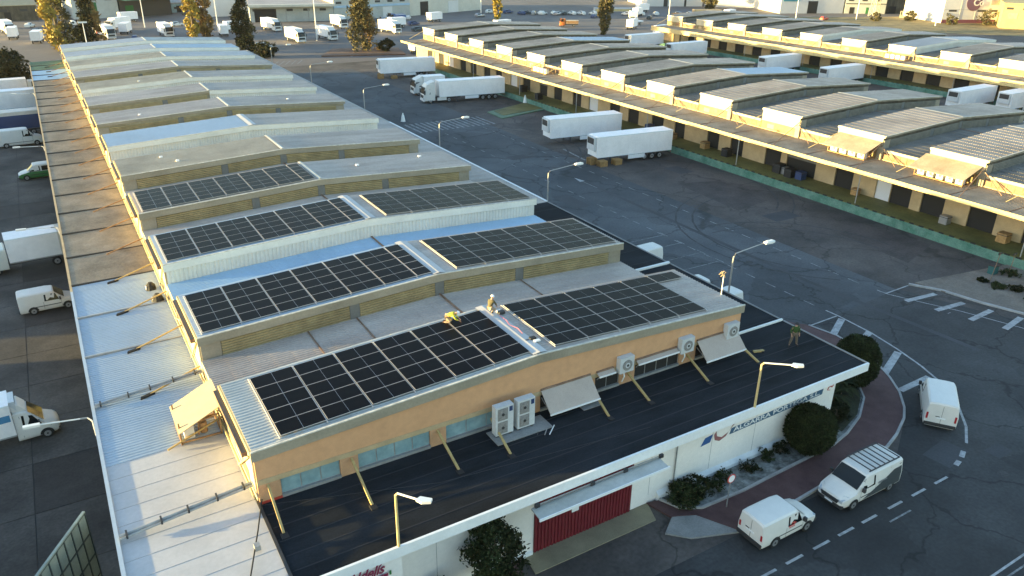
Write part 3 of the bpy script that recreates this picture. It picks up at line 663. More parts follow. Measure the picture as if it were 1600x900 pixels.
# ---- solar arrays: every panel a piece
pm = MB()
pw, pd = 2.2, 1.125
pm.box(0, 0, -.03, pw, pd, 0, alu)
pm.box(.012, .012, 0, pw/2-.008, pd-.012, .004, pv, False).box(pw/2+.008, .012, 0, pw-.012, pd-.012, .004, pv, False)
ph = MB(); ph.box(0, 0, -.03, 1.05, pd, 0, alu).box(.02, .018, 0, 1.03, pd-.018, .004, pv, False)
pmesh = pm.mesh('solar_panel'); phm = ph.mesh('solar_panel')
ang = math.atan(.75/15.45)
def array(label, X, Y, cols, rows, half=False, extra=()):
    r = empty('solar_array', (X, Y, 0), 0, label, 'solar panels', 'solar arrays on the near hall')
    def put(me, i, j, wd):
        x = X+2.28*i; left = x < 15.2
        z = zr(x, HE)+.16
        o = link('solar_panel', me, r, (2.28*i, 1.157*j, z)); o.rotation_euler = (0, -ang if left else ang, 0)
    for i in range(cols):
        for j in range(rows): put(pmesh, i, j, pw)
    if half:
        for j in range(rows): put(phm, cols, j, 1.05)
    for i, j in extra: put(pmesh, i, j, pw)
    rl = MB()
    n = cols+(1 if half else 0)
    for i in range(cols+1):
        x = 2.28*i-.06; z = zr(X+x, HE)+.1; rl.box(x-.02, -.12, z-.04, x+.02, rows*1.157+.1, z+.02, alu)
    rl.obj('mounting_rail', r)
array('solar array on the left slope of the nearest roof, where a yellow shirted worker kneels', 1.39, .2, 6, 5)
array('solar array on the right slope of the nearest roof, above the wall condensers', 16.64, .2, 5, 5, extra=[(5, 4)])
array('solar array on the left slope of the second roof behind the brick front', .3, 12.6, 6, 5, True)
array('solar array on the right slope of the second roof above the ochre louvres', 16.9, 12.6, 6, 5)
array('solar array on the left slope of the third roof above white corrugated cladding', .3, 25.0, 6, 5, True)
array('solar array on the right slope of the third roof, reflecting pale sky', 16.9, 25.0, 6, 5)
array('most distant solar array, alone on the left slope of the fourth roof', .3, 37.4, 6, 5, True)

# ---- other halls
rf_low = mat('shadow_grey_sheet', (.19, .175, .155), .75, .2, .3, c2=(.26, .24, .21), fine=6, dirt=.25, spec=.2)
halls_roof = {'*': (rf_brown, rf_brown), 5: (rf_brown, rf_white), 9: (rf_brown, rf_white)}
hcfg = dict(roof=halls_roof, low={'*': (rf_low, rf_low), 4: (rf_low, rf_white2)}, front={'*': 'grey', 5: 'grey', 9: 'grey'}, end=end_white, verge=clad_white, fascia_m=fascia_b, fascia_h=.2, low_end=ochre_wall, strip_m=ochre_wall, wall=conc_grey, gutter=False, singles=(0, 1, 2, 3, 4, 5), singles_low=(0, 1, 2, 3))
LIFT[0] = .038
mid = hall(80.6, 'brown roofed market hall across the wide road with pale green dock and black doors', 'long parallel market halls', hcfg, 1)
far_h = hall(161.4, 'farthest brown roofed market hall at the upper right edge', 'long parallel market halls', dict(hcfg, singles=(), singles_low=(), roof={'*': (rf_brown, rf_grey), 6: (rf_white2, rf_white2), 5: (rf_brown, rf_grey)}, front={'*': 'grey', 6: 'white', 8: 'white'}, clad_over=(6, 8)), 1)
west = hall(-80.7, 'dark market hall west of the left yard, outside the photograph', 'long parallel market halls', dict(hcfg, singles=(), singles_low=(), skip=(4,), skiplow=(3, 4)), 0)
MB().box(31, -6, 0, 33, 45, 5.0, conc_grey).box(31, 66, 0, 33, 155, 5.0, conc_grey).obj('canopy', west)

def dock_side(root, X0, fz, doors, y_end, lod, fasc=trim_y):
    """left canopy, lower wall with doors and raised dock of a hall (local x: 0 = hall wall)"""
    MB().box(-6.4, -2, 0, 0, y_end, 1.1, green_floor).obj('dock_floor', root)
    MB().box(-6.44, -2, 0, -6.4, y_end, 1.02, green_face).obj('dock_face', root)
    bm_ = MB()
    y = -1.
    while y < min(y_end, 95):
        bm_.box(-6.46, y, 1.02, -6.3, y+.55, 1.13, black); y += 1.15
    tag(bm_.obj('edge_bumpers', root), kind='stuff')
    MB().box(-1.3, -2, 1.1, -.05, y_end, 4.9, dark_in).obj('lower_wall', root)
    prev = -2.
    for a, b, m in doors:
        if a > prev: MB().box(-2.1, prev, 1.1, -1.3, a, 4.9, lintel_m).obj('pillar', root)
        if m is not None:
            MB().box(-1.9, a, 1.1, -1.8, b, 4.3, m).obj('door', root)
            if m is dark_in: hh = [4.1, 3.4, 4.0, 2.3, 4.1, 3.0, 4.0][int(a*3) % 7]; MB().box(-1.96, a+.05, hh, -1.905, b-.05, 4.6, shut_m).obj('roller_shutter', root)
        prev = b
    MB().box(-2.1, prev, 1.1, -1.3, y_end, 4.9, lintel_m).obj('pillar', root)
    for i in range(-1, 26):
        y0 = .0+i*6.21; y1 = y0+6.17
        if y0 > y_end-3: break
        if lod and i < 9:
            for j in range(5): link('canopy_sheet', canopy_sheet_mesh(can_grey, 1.235, True, 6.0), root, (-.05, y0+j*1.242, 4.98+.1))
        else:
            mb = MB(); sheet_profile(mb, -6.05, -.05, 5.08, 5.18, y0, y1, .5, .035, can_grey); mb.obj('canopy_sheet', root)
        MB().box(-6.1, y0-.06, 4.95, -.05, y0-.0, 5.2, gutter_m).obj('canopy_joint', root)
    MB().box(-6.25, -6, 5.1-fz, -6.06, y_end, 5.1, fasc).box(-6.3, -6, 5.06, -6.1, y_end, 5.16, fasc).obj('canopy_fascia', root)
    MB().box(-.1, -6, 5.1, -.07, y_end, 5.3, fasc).obj('flashing', root)
    for k in range(0, 13):
        y = k*P+.1
        if y > y_end: break
        MB().tube([(-.1, y, 7.2), (-5.9, y-1.2, 5.2)], .045, gutter_m, 5).obj('tie_rod', root); MB().tube([(-.1, y, 6.9), (-1.6, y-3.2, 5.2)], .05, gutter_m, 5).obj('tie_rod', root); MB().tube([(-.1, y+HB, 7.0), (-3.2, y+HB+1.4, 5.2)], .04, trim_y, 5).obj('tie_rod', root); s = MB()
        s.box(-.3, y-.35, 5.2, -.06, y+.35, 6.8, conc_fascia)
        s.obj('rod_bracket', root)
    for y in range(4, int(y_end), 19):
        MB().tube([(-5.9, y, 0), (-5.9, y, 5.0)], .07, steel, 6).obj('post', root)
shut_m = mat('roller_shutter', (.16, .16, .155), .6, .2, 1, fine=6)
whd = flat('white_door', (.6, .62, .66), .5)
D = [(3.2, 6.1, dark_in), (9.0, 11.9, dark_in), (14.7, 17.4, dark_in), (18.7, 21.3, dark_in), (21.35, 23.3, whd), (26.5, 29.1, dark_in), (32.1, 36.8, dark_in), (37.8, 40.5, dark_in), (44.6, 47.0, dark_in), (49.3, 51.7, dark_in), (56.6, 58.9, dark_in), (61.5, 64.3, dark_in)]
y = 67.6; i = 0
while y < 150:
    D.append((y, y+2.7, whd if i % 5 == 2 else dark_in)); y += 5.0+(i % 2)*1.2; i += 1
dock_side(mid, 80.6, .4, D, 155.5, True)
D3 = [(35.+i*6.21, 38.2+i*6.21, dark_in) for i in range(19)]
dock_side(far_h, 161.4, 1.15, D3, 155.5, False)
# the green ramp at the end of the zebra crossing
tag(MB().prism([(63.4, 86.2), (74.2, 89.2), (74.2, 96.0), (63.6, 92.0)], 0, .16, green_pad).prism([(64.6, 88), (74.2, 90), (74.2, 96), (65, 92)], .16, .22, green_floor).obj('ramp'), kind='structure')

# condenser rack on a canopy, under a tilted sheet
def rack(name_label, loc, W2, cream, cover=True, OUT=3.0):
    r = empty('condenser_rack', loc, 0, name_label, 'condensers', 'condenser racks on the canopies')
    f = MB()
    for x in (-2.2, -.2):
        for yy in (0, W2): f.beam((x, yy, 0), (x, yy, 1.3), .08, .08, rust)
    for yy in (0, W2): f.beam((-2.2, yy, .1), (-.2, yy, .1), .08, .08, rust); f.beam((-2.2, yy, 1.0), (-.2, yy, 1.3), .06, .06, rust)
    for x in (-2.2, -.2): f.beam((x, 0, .1), (x, W2, .1), .08, .1, rust)
    f.obj('frame', r)
    n = int(W2/1.1)
    for i in range(n):
        u = MB(); fan_unit(u, -2.0, .15+i*W2/n, .15, .5, W2/n-.35, .8, '-x', 1); u.obj('condenser', r)
        t = MB(); t.cyl((-1.0, .5+i*W2/n, .45), .2, .6, darkgrey if i % 2 else rust, 'z', 10); t.tube([(-1.3, .2+i*W2/n, .2), (-1.2, .6+i*W2/n, .9), (-.4, .8+i*W2/n, .7)], .04, rust, 6); t.obj('compressor', r)
    if cover:
        MB().poly([(-OUT, -.5, 1.0), (0, -.5, 2.1), (0, W2+.4, 2.1), (-OUT, W2+.4, 1.0), (-OUT, -.5, .95), (0, -.5, 2.05), (0, W2+.4, 2.05), (-OUT, W2+.4, .95)], [(0,1,2,3),(7,6,5,4),(0,4,5,1),(1,5,6,2),(2,6,7,3),(3,7,4,0)], cream).obj('cover_sheet', r)
    return r
cream_sheet = mat('cream_cover_sheet', (.36, .30, .20), .7, .06, 1)
rack('condensers on the left canopy under a large cream sheet beside the nearest roof', (-.12, 6.5, 5.05), 2.0, cream_sheet, True, 2.3)
rack('rusty condenser rack under a sheet on the canopy across the road, nearest one', (80.4, 13.2, 5.2), 5.6, can_grey)
rack('condenser rack under a sheet on the canopy across the road, second one', (80.4, 25.4, 5.2), 5.2, can_grey)
rack('uncovered orange condenser frame on the canopy across the road, well beyond the parked trailers', (80.3, 95.0, 5.2), 5.2, conc_fascia, False)
rack('condenser rack on the canopy of the farthest hall', (161.2, 75.0, 5.2), 5.2, conc_fascia, False)

# ------------------------------------------------------------ rooftop equipment on the black roof
for i, x in enumerate((12.1, 13.45)):
    u = empty('condenser', (x, -1.15, 5.06), 0, ['tall twin fan condenser on the slab, left one of the pair', 'tall twin fan condenser on the slab next to the lowered awning'][i], 'air conditioner', 'tall twin fan condensers')
    b = MB(); b.box(0, 0, .1, 1.08, .42, 1.85, ac_m); b.box(.04, .03, 0, .2, .4, .1, darkgrey); b.box(.86, .03, 0, 1.02, .4, .1, darkgrey); b.obj('casing', u)
    for z in (.55, 1.38):
        MB().box(.12, -.02, z-.36, .72, 0, z+.36, fan_m).obj('grille', u); 
        MB().cyl((.42, -.03, z), .29, .03, fan_m, 'y', 18).cyl((.42, -.05, z), .09, .03, darkgrey, 'y', 10).obj('fan', u)
    MB().box(.82, -.01, 1.45, 1.02, 0, 1.75, navy).obj('nameplate', u)
    MB().tube([(1.08, .2, .4), (1.2, .3, .3), (1.25, .8, .3)], .035, darkgrey, 6).obj('pipe', u)
tag(MB().box(11.9, -1.75, 5.013, 15.35, -.45, 5.06, conc_pale).obj('concrete_slab'), 'long pale concrete slab carrying the two tall condensers', 'slab')
tag(MB().box(17.75, -1.3, 5.013, 19.0, -.4, 5.05, conc_pale).obj('concrete_slab'), 'small empty pale slab in front of the lowered awning', 'slab')
for i, x in enumerate((20.75, 25.5, 29.35)):
    u = empty('condenser', (x+.08, -.5, 6.05), 0, ['white single fan condenser on the wall between rolled awnings, leftmost of three', 'white single fan condenser on the wall, middle one of three', 'white single fan condenser at the right corner of the brick wall'][i], 'air conditioner', 'wall mounted single fan condensers')
    MB().box(0, 0, 0, 1.2, .42, 1.15, ac_m).obj('casing', u)
    MB().cyl((.62, -.02, .55), .4, .04, fan_m, 'y', 18).cyl((.62, -.045, .55), .2, .02, ac_m, 'y', 12).cyl((.62, -.06, .55), .1, .03, darkgrey, 'y', 10).obj('fan', u)
    MB().beam((.15, 0, -.04), (.15, .45, -.04), .05, .05, steel).beam((1.05, 0, -.04), (1.05, .45, -.04), .05, .05, steel).obj('bracket', u)
    MB().tube([(.5, .2, 0), (.5, .1, -.35), (.55, .35, -.9)], .05, white_trim, 6).obj('duct', u); u.scale = (.86, .9, .88)
for i, (a, b) in enumerate([((14.55, -2.15), (15.2, -1.5)), ((14.8, -2.25), (15.5, -1.65)), ((14.2, -1.95), (14.7, -1.4))]):
    tag(MB().beam((*a, 5.04), (*b, 5.04), .05, .03, [steel, white_trim, darkgrey][i]).obj('metal_offcut'), ['grey metal strip lying by the slab corner', 'white metal strip lying farthest from the slab corner', 'dark metal strip lying closest to the slab corner'][i], 'offcut', 'metal strips on the black roof')
tag(MB().beam((31.2, -1.3, 5.1), (31.9, -1.5, 5.08), .18, .1, wood_y).beam((31.7, -1.55, 5.05), (32.0, -1.35, 5.05), .3, .08, black).obj('fallen_strut'), 'short timber prop lying at the right corner of the brick wall', 'prop')
# cable over the canopy edge
tag(MB().tube([(.1, -.1, 5.25), (-.6, -2.2, 5.35), (-1.6, -4.8, 5.2), (-2.2, -6.5, 5.1)], .035, black, 6).box(-1.0, -3.3, 5.2, -.75, -3.0, 5.45, steel).obj('cable'), 'black cable with a steel clamp crossing the near end of the canopy', 'cable')
tag(MB().tube([(.0, -.2, 5.02), (8, -2.9, 5.02), (20, -4.4, 5.02)], .012, darkgrey, 4).obj('wire'), 'thin dark wire lying across the black roof', 'wire')
# tools on the near roof between the arrays, and bags on the canopy
tag(MB().box(0, 0, 0, .35, .25, .12, black).box(.1, -.3, 0, .45, -.1, .08, white_trim).box(-.3, .05, 0, -.1, .15, .06, black).obj('tool_bag', None, (15.75, 1.3, 8.82)), 'black tool bag with white parts on the ridge between the two nearest arrays', 'tool bag')
tag(MB().tube([(0, 0, 0), (.1, .7, .0), (-.1, 1.3, 0), (.05, 1.9, 0), (.0, 2.6, 0)], .035, pink, 6).obj('tape', None, (15.75, 2.2, 8.84)), 'pink strap snaking along the ridge between the arrays', 'strap')
tag(MB().box(0, 0, 0, .4, .28, .18, darkgrey).box(.05, .3, 0, .3, .5, .12, white_trim).obj('tool_box', None, (15.8, 4.9, 8.82)), 'dark tool box by the crouching worker on the ridge', 'tool box')
for i, (x, y, sx) in enumerate([(-.9, 27.8, .5), (-.75, 25.5, .6)]):
    b = MB(); b.tube([(0, 0, 0), (0, 0, .35), (0, 0, .55)], [.38*sx/.5, .34, .15], black, 9); b.box(-.35, -.2, .1, -.15, .1, .35, white_trim); tag(b.obj('sack', None, (x, y, 5.1)), ['black sack on the canopy by the wall, the smaller farther one', 'black sack on the canopy by the wall, the larger nearer one'][i], 'sack', 'black sacks on the left canopy')

# ------------------------------------------------------------ lamps
def make_lamp():
    r = empty('street_lamp', (0, 0, 0), 0, 'x', 'street lamp')
    MB().tube([(0, 0, 0), (0, 0, 2.4), (.03, 0, 2.9), (.25, .05, 3.1)], [.075, .065, .06, .05], trim_y if False else steel, 8).obj('pole', r, smooth=True)
    MB().tube([(.25, .05, 3.1), (3.3, .1, 3.35)], [.045, .035], steel, 7).obj('arm', r)
    h = MB(); h.prism([(3.2, -.15), (3.75, -.24), (4.15, -.16), (4.2, 0), (4.15, .16), (3.75, .24), (3.2, .15)], 3.3, 3.44, ledw); h.prism([(3.35, -.08), (4.0, -.12), (4.0, .12), (3.35, .08)], 3.44, 3.5, ledw); h.obj('lamp_head', r)
    return r
lamp = Proto(make_lamp)
bpy.context.view_layer.update()
GL = 'lamps along the roof edges'
lamp((36.65, 6.3, 5.0), 0, 'street lamp at the black roof edge, nearest to the roof corner by the road', GL)
lamp((36.65, 31.3, 5.0), 0, 'street lamp where the black roof edge meets the grey canopy', GL)
lamp((36.65, 56.0, 5.0), 0, 'street lamp beside the zebra crossing, third from the front along the roof edge', GL)
lamp((36.65, 82.0, 5.0), 0, 'street lamp opposite the parked articulated lorry, fourth along the roof edge', GL)
lamp((36.65, 108.0, 5.0), 0, 'street lamp fifth along the roof edge, near the conifer island', GL)
lamp((36.65, 134, 5.0), 0, 'farthest street lamp along the long roof edge', GL)
for i, (x, y, l_) in enumerate([(4.5, -5.9, 'lamp on the white parapet above the maroon script lettering'), (26.4, -5.9, 'lamp on the white parapet above the blue name sign')]):
    r = empty('street_lamp', (x, y, 5.0), 0, l_, 'street lamp', 'short lamps on the front parapet')
    MB().tube([(0, 0, 0), (0, 0, 2.85), (.05, -.1, 3.0)], [.07, .06, .055], trim_y, 8).obj('pole', r, smooth=True)
    dx, dy = (.65, -.95) if i == 0 else (1.25, -1.1)
    MB().tube([(.05, -.1, 3.0), (dx, dy, 3.02)], .045, ledw, 7).obj('arm', r)
    MB().prism([(dx-.12, dy+.05), (dx+.12, dy+.12), (dx+.5, dy-.25), (dx+.35, dy-.42), (dx, dy-.25)], 2.96, 3.08, ledw).obj('lamp_head', r)
for i, (y, l_) in enumerate([(11.4, 'lamp arm leaning out over the white lettered truck from the canopy edge'), (46, 'lamp arm above the parked box truck with its pale roof'), (79, 'lamp arm above the green and white van'), (118, 'lamp arm above the parked trailers at the far left')]):
    r = empty('street_lamp', (-6.1, y, 4.9), 0, l_, 'street lamp', 'lamps over the left yard')
    MB().tube([(0, -1.4, -.1), (-.05, -.1, .1), (-.25, .25, .15), (-.6, .35, .15)], .05, steel, 7).obj('pole', r)
    MB().tube([(-.6, .35, .15), (-2.6, .75, .2)], .04, ledw, 7).obj('arm', r)
    MB().prism([(-3.3, .7), (-3.3, .95), (-2.5, .85), (-2.5, .62)], .14, .28, ledw).obj('lamp_head', r)
# antenna mast at the right roof corner
an = empty('antenna', (30.7, 1.6, 8.0), 0, 'pale antenna mast with tangled bars at the right corner of the nearest roof', 'antenna')
MB().tube([(0, 0, -.1), (.0, 0, 2.1)], .045, ledw, 7).obj('mast', an)
aa = MB()
for a, b in [((-.5, 0, 2.5), (.2, 0, 1.9)), ((-.45, .2, 2.2), (-.1, -.1, 2.6)), ((-.3, .1, 2.0), (0, -.2, 2.5)), ((0, 0, 2.3), (.3, .1, 1.8)), ((-.4, -.2, 2.3), (.1, .2, 2.3)), ((-.2, -.2, 2.1), (.0, .3, 2.4))]: aa.beam(a, b, .05, .05, lintel_m)
aa.obj('antenna_bars', an); an.scale = (.7, .7, .7)

# ------------------------------------------------------------ vehicles
def wheel_meshes(r, w_):
    t = MB(); t.tube([(0, -w_/2, 0), (0, -w_/2+.03, 0), (0, w_/2-.03, 0), (0, w_/2, 0)], [r*.9, r, r, r*.9], black, 18)
    h = MB(); h.cyl((0, 0, 0), r*.62, w_+.012, rim_m, 'y', 12); h.cyl((0, 0, 0), r*.18, w_+.04, darkgrey, 'y', 8)
    return t.mesh('tyre'), h.mesh('rim')
def add_wheels(root, xs, hw, r, w_=.22):
    tm, hm = wheel_meshes(r, w_)
    for x in xs:
        for sgn in (-1, 1):
            wo = link('wheel', tm, root, (x, sgn*(hw-w_/2+.01), r)); link('rim', hm, wo)
class Body:
    """van body lofted from stations (x, roof z, half width at waist, half width at roof)"""
    def __init__(s, st, z0, belt): s.st = st; s.z0 = z0; s.belt = belt
    def at(s, x):
        for a, b in zip(s.st, s.st[1:]):
            if a[0] <= x <= b[0]:
                t = (x-a[0])/(b[0]-a[0]); return [a[i]+(b[i]-a[i])*t for i in range(4)]
        return list(s.st[-1] if x > s.st[-1][0] else s.st[0])
    def y(s, x, z):
        _, zr_, hw, ht = s.at(x); bz = min(s.belt, zr_-.12)
        if z <= bz: return hw
        return hw+(ht-hw)*(z-bz)/max(.01, zr_-.1-bz)
    def mesh(s, m_up, m_low=None, split=.55, hi_=False):
        mb = MB(); rings = []
        for x, zt, hw, ht in s.st:
            bz = min(s.belt, zt-.12); z1 = min(split, bz-.05)
            half = [(hw-.1, s.z0), (hw-.01, s.z0+.12), (hw, z1), (hw, bz), (ht, zt-.1), (ht-.1, zt-.015), (ht*.5, zt+.01)]
            ring = [(x, -y_, z_) for y_, z_ in half]+[(x, y_, z_) for y_, z_ in half[::-1]]
            rings.append(ring)
        n = len(rings[0])
        vs = [v for r in rings for v in r]
        up = []; lo = []
        for i in range(len(rings)-1):
            for j in range(n-1):
                q = (i*n+j, i*n+j+1, (i+1)*n+j+1, (i+1)*n+j)
                (lo if j in (0, 1, n-3, n-2) or (hi_ and j in (2, n-4)) else up).append(q)
        up += [tuple(range(n)), tuple((len(rings)-1)*n+j for j in range(n-1, -1, -1))]
        mb.poly(vs, up, m_up); mb.poly(vs, lo, m_low or m_up)
        bt = [(i*n, i*n+n-1, (i+1)*n+n-1, (i+1)*n) for i in range(len(rings)-1)]
        mb.poly(vs, bt, darkgrey)
        return mb
    def side_poly(s, pts, sgn, m, off=.008):
        return MB().face([(x, sgn*(s.y(x, z)+off), z) for x, z in pts], m)
def side_area(B, lo, hi, x0, x1, sgn, m, off=.012):
    mb = MB(); n = 14
    for i in range(n):
        xa = x0+(x1-x0)*i/n; xb = x0+(x1-x0)*(i+1)/n
        lv = [.42, .55, .8, B.belt, B.belt+.2, B.belt+.45, B.belt+.7]
        for za, zb in zip(lv, lv[1:]):
            q = []
            for x, up in ((xa, 0), (xb, 0), (xb, 1), (xa, 1)):
                z = max(min((zb if up else za), hi(x)), lo(x)); q.append((x, sgn*(B.y(x, z)+off), z))
            if abs(q[2][2]-q[1][2])+abs(q[3][2]-q[0][2]) > .01: mb.face(q, m)
    return mb
def make_van(L=5.0, H=1.97, Wd=.98, hood=1.0, big=True, lower=None, rack_=False, rear_windows=False, side_windows=False, art=None, paintm=None, name='parked_van'):
    pm_ = paintm or vwhite
    h = L/2; sc = H/1.97
    belt = 1.08*sc
    ws0 = h-hood; ws1 = ws0-.78
    st = [(-h, H-.12, Wd-.05, Wd-.16), (-h+.08, H-.02, Wd-.01, Wd-.12), (-h+.5, H, Wd, Wd-.1), (ws1-.5, H, Wd, Wd-.1), (ws1, H-.05, Wd, Wd-.13), (ws0-.3, belt+.34*sc, Wd-.005, Wd-.10), (ws0, belt+.06, Wd-.01, Wd-.07), (h-.35, belt-.1, Wd-.06, Wd-.2), (h-.08, belt-.26, Wd-.16, Wd-.3), (h, belt-.5, Wd-.3, Wd-.42)]
    B = Body(st, .24, belt)
    r = empty(name, (0, 0, 0), 0, 'x', 'van')
    B.mesh(pm_, lower, .55, lower is not None).obj('body', r, smooth=True)
    # windscreen (follows the slope), side and rear glass
    def top(x): a = B.at(x); return a[1]
    g_ = MB(); xa, xb = ws1+.08, ws0-.04; xm = ws0-.3
    wa, wm, wb = B.at(xa)[3]-.06, B.at(xm)[3]-.05, B.at(xb)[3]-.06
    g_.poly([(xa, -wa, top(xa)+.0), (xa, wa, top(xa)+.0), (xm, wm, top(xm)+.02), (xm, -wm, top(xm)+.02), (xb, wb, top(xb)+.025), (xb, -wb, top(xb)+.025), (xa, 0, top(xa)+.035), (xm, 0, top(xm)+.05), (xb, 0, top(xb)+.05)], [(0,6,7,3),(6,1,2,7),(3,7,8,5),(7,2,4,8)], carglass)
    g_.obj('windscreen', r)
    for sgn in (-1, 1):
        x1 = ws1+.02; B.side_poly([(x1-.75, belt+.04), (ws0-.42, belt+.02), (x1+.12, H-.24), (x1-.72, H-.22)], sgn, carglass).obj('side_window', r)
        if side_windows: B.side_poly([(-h+.5, belt+.05), (x1-.9, belt+.04), (x1-.9, H-.22), (-h+.55, H-.22)], sgn, carglass).obj('side_window', r)
        # door gaps and rubbing strip
        lm = MB()
        for x in (x1-.85, ws0-.32): lm.face([(x, sgn*(B.y(x, .4)+.006), .4), (x+.02, sgn*(B.y(x, .4)+.006), .4), (x+.02, sgn*(B.y(x, belt)+.006), belt), (x, sgn*(B.y(x, belt)+.006), belt)], darkgrey)
        xr = x1-2.1
        if big: lm.face([(xr, sgn*(B.y(xr, .4)+.006), .4), (xr+.02, sgn*(B.y(xr, .4)+.006), .4), (xr+.02, sgn*(B.y(xr, H-.2)+.006), H-.2), (xr, sgn*(B.y(xr, H-.2)+.006), H-.2)], darkgrey)
        lm.face([(-h+.9, sgn*(Wd+.008), .62), (ws0-.35, sgn*(Wd+.008), .62), (ws0-.35, sgn*(Wd+.008), .69), (-h+.9, sgn*(Wd+.008), .69)], darkgrey)
        lm.obj('door_seam', r)
        mr = MB(); mr.box(ws0-.42, sgn*(Wd+.02)-(.0 if sgn > 0 else .18), belt+.02, ws0-.28, sgn*(Wd+.02)+(.18 if sgn > 0 else 0), belt+.26, darkgrey); mr.obj('mirror', r)
        hl = MB(); hl.poly([(h-.55, sgn*(Wd-.085), belt-.17), (h-.1, sgn*(Wd-.2), belt-.3), (h-.07, sgn*(Wd-.5), belt-.34), (h-.33, sgn*(Wd-.33), belt-.1)], [(0,1,2,3)], lampg)
        hl.box(h-.14, sgn*(Wd-.35)-.14, belt-.5, h-.03, sgn*(Wd-.35)+.14, belt-.32, lampg); hl.obj('headlight', r)
        MB().box(-h-.015, sgn*(Wd-.16)-.06, .75, -h+.1, sgn*(Wd-.16)+.06, 1.2*sc, redl).obj('tail_light', r)
        # wheel arches
        wa_ = MB()
        for xw in (h-.88, -h+.98):
            n = 9; rr = .40; pts = [(xw+rr*math.cos(math.pi*i/n), .33+rr*math.sin(math.pi*i/n)) for i in range(n+1)]
            wa_.face([(x_, sgn*(Wd+.005), max(z_, .25)) for x_, z_ in pts], dark_in)
        wa_.obj('wheel_arch', r)
    MB().box(h-.25, -Wd+.14, .26, h+.03, Wd-.14, .46, darkgrey).prism([(-.52, .5), (.52, .5), (.6, belt-.36), (-.6, belt-.36)], h-.1, h+.02, darkgrey, 'x').obj('front_bumper', r)
    MB().box(h+.035, -.26, .36, h+.05, .26, .46, white_trim).obj('number_plate', r)
    MB().box(-h-.07, -Wd+.06, .3, -h+.06, Wd-.06, .52, darkgrey).obj('rear_bumper', r)
    MB().box(-h-.02, -.26, .86, -h-.005, .26, .97, white_trim).box(-h-.012, -.008, .5, -h-.002, .008, H-.2, darkgrey).box(-h-.03, .1, .99, -h-.005, .35, 1.03, darkgrey).obj('rear_door_trim', r)
    if rear_windows:
        for a, b in ((-.75, -.06), (.06, .75)): MB().box(-h-.012, a, belt+.1, -h-.002, b, H-.3, carglass).obj('rear_window', r)
    add_wheels(r, (h-.88, -h+.98), Wd, .33)
    if rack_:
        for sgn in (-1, 1): MB().beam((-h+.35, sgn*(Wd-.2), H+.12), (.55, sgn*(Wd-.2), H+.12), .05, .06, darkgrey).obj('rack_rail', r)
        for i in range(7): MB().beam((-h+.45+i*.42, -Wd+.2, H+.16), (-h+.45+i*.42, Wd-.2, H+.16), .05, .05, darkgrey if i % 1 == 0 else steel).obj('rack_bar', r)
    if art: art(r, B, h, Wd, H, belt)
    return r
def art_transit(r, B, h, Wd, H, belt):
    for sgn in (-1, 1):
        side_area(B, lambda x: .42, lambda x: min(H-.45, .42+max(0, (.95-x))*.42), -h+.15, .95, sgn, anthr).obj('livery_panel', r)
        B.side_poly([(-h+.2, H-.3), (1.0, H-.36), (1.0, H-.32), (-h+.2, H-.26)], sgn, darkgrey, .011).obj('livery_stripe', r)
        b2 = MB()
        for i in range(5): b2.cyl((-.35-.16*i, sgn*(B.y(-.3, belt)+.006), belt+.05), .09, .006, anthr if False else rim_m, 'y', 10)
        b2.obj('livery_emblem', r)
def art_small(r, B, h, Wd, H, belt):
    for sgn in (-1, 1):
        mb = MB()
        for i, (x, z, l_) in enumerate([(-.1, 1.12, .3), (-.3, .98, .5), (-.25, .88, .45), (.1, 1.05, .2)]):
            mb.face([(x, sgn*(B.y(x, z)+.008), z), (x+l_, sgn*(B.y(x+l_, z)+.008), z), (x+l_, sgn*(B.y(x+l_, z+.06)+.008), z+.06), (x, sgn*(B.y(x, z+.06)+.008), z+.06)], redink)
        mb.obj('livery_emblem', r)
v1 = make_van(4.35, 1.80, .90, 1.0, False, art=art_small); place(v1, (24.75, -9.98, .012), 0, 'small white van with a faint red emblem, parked facing the roof rack van', 'vans at the front kerb')
v2 = make_van(5.1, 1.98, .99, 1.05, True, rack_=True, art=art_transit); place(v2, (31.4, -10.05, .012), R(180), 'white van with roof rack and dark rear flank, facing the smaller van', 'vans at the front kerb')
v3 = make_van(5.1, 2.0, 1.0, .9, False, rear_windows=False); place(v3, (43.4, -7.3, .012), R(36), 'white van parked inside the curved line at the pavement bend, seen from behind')
v4 = make_van(4.4, 1.82, .92, 1.0, False, paintm=vwhite); place(v4, (-8.0, 40.1, .036), R(2), 'small white van nose in under the left canopy with a glowing windscreen')
v5 = make_van(4.7, 1.9, .93, 1.05, False, lower=green_p, side_windows=True); place(v5, (-7.4, 84.0, .036), R(182), 'green and white van half under the left canopy')
v6 = make_van(5.8, 2.5, 1.0, 1.0, True); place(v6, (-9.2, 104.0, .036), R(4), 'tall white van parked left of the long canopy, farther than the green one')
small_van = Proto(lambda: make_van(4.6, 1.85, .92, 1.0, False)); bpy.context.view_layer.update()
GW = 'white vans beside the black roof edge'
small_van((41.9, 22.7, .012), R(182), 'white van whose roof shows just over the black roof edge, at the marked bays', GW)
bpy.context.view_layer.update()
small_van((41.0, 11.2, .012), R(185), 'white van roof behind the black roof edge, below the antenna mast', GW)
small_van((40.1, 14.4, .11), R(180), 'white van almost hidden by the black roof edge, between two others', GW)
small_van((49.8, 192, .01), R(-28), 'white van alone by the dark bush beyond the far end of the near hall', 'vans in the far yard')

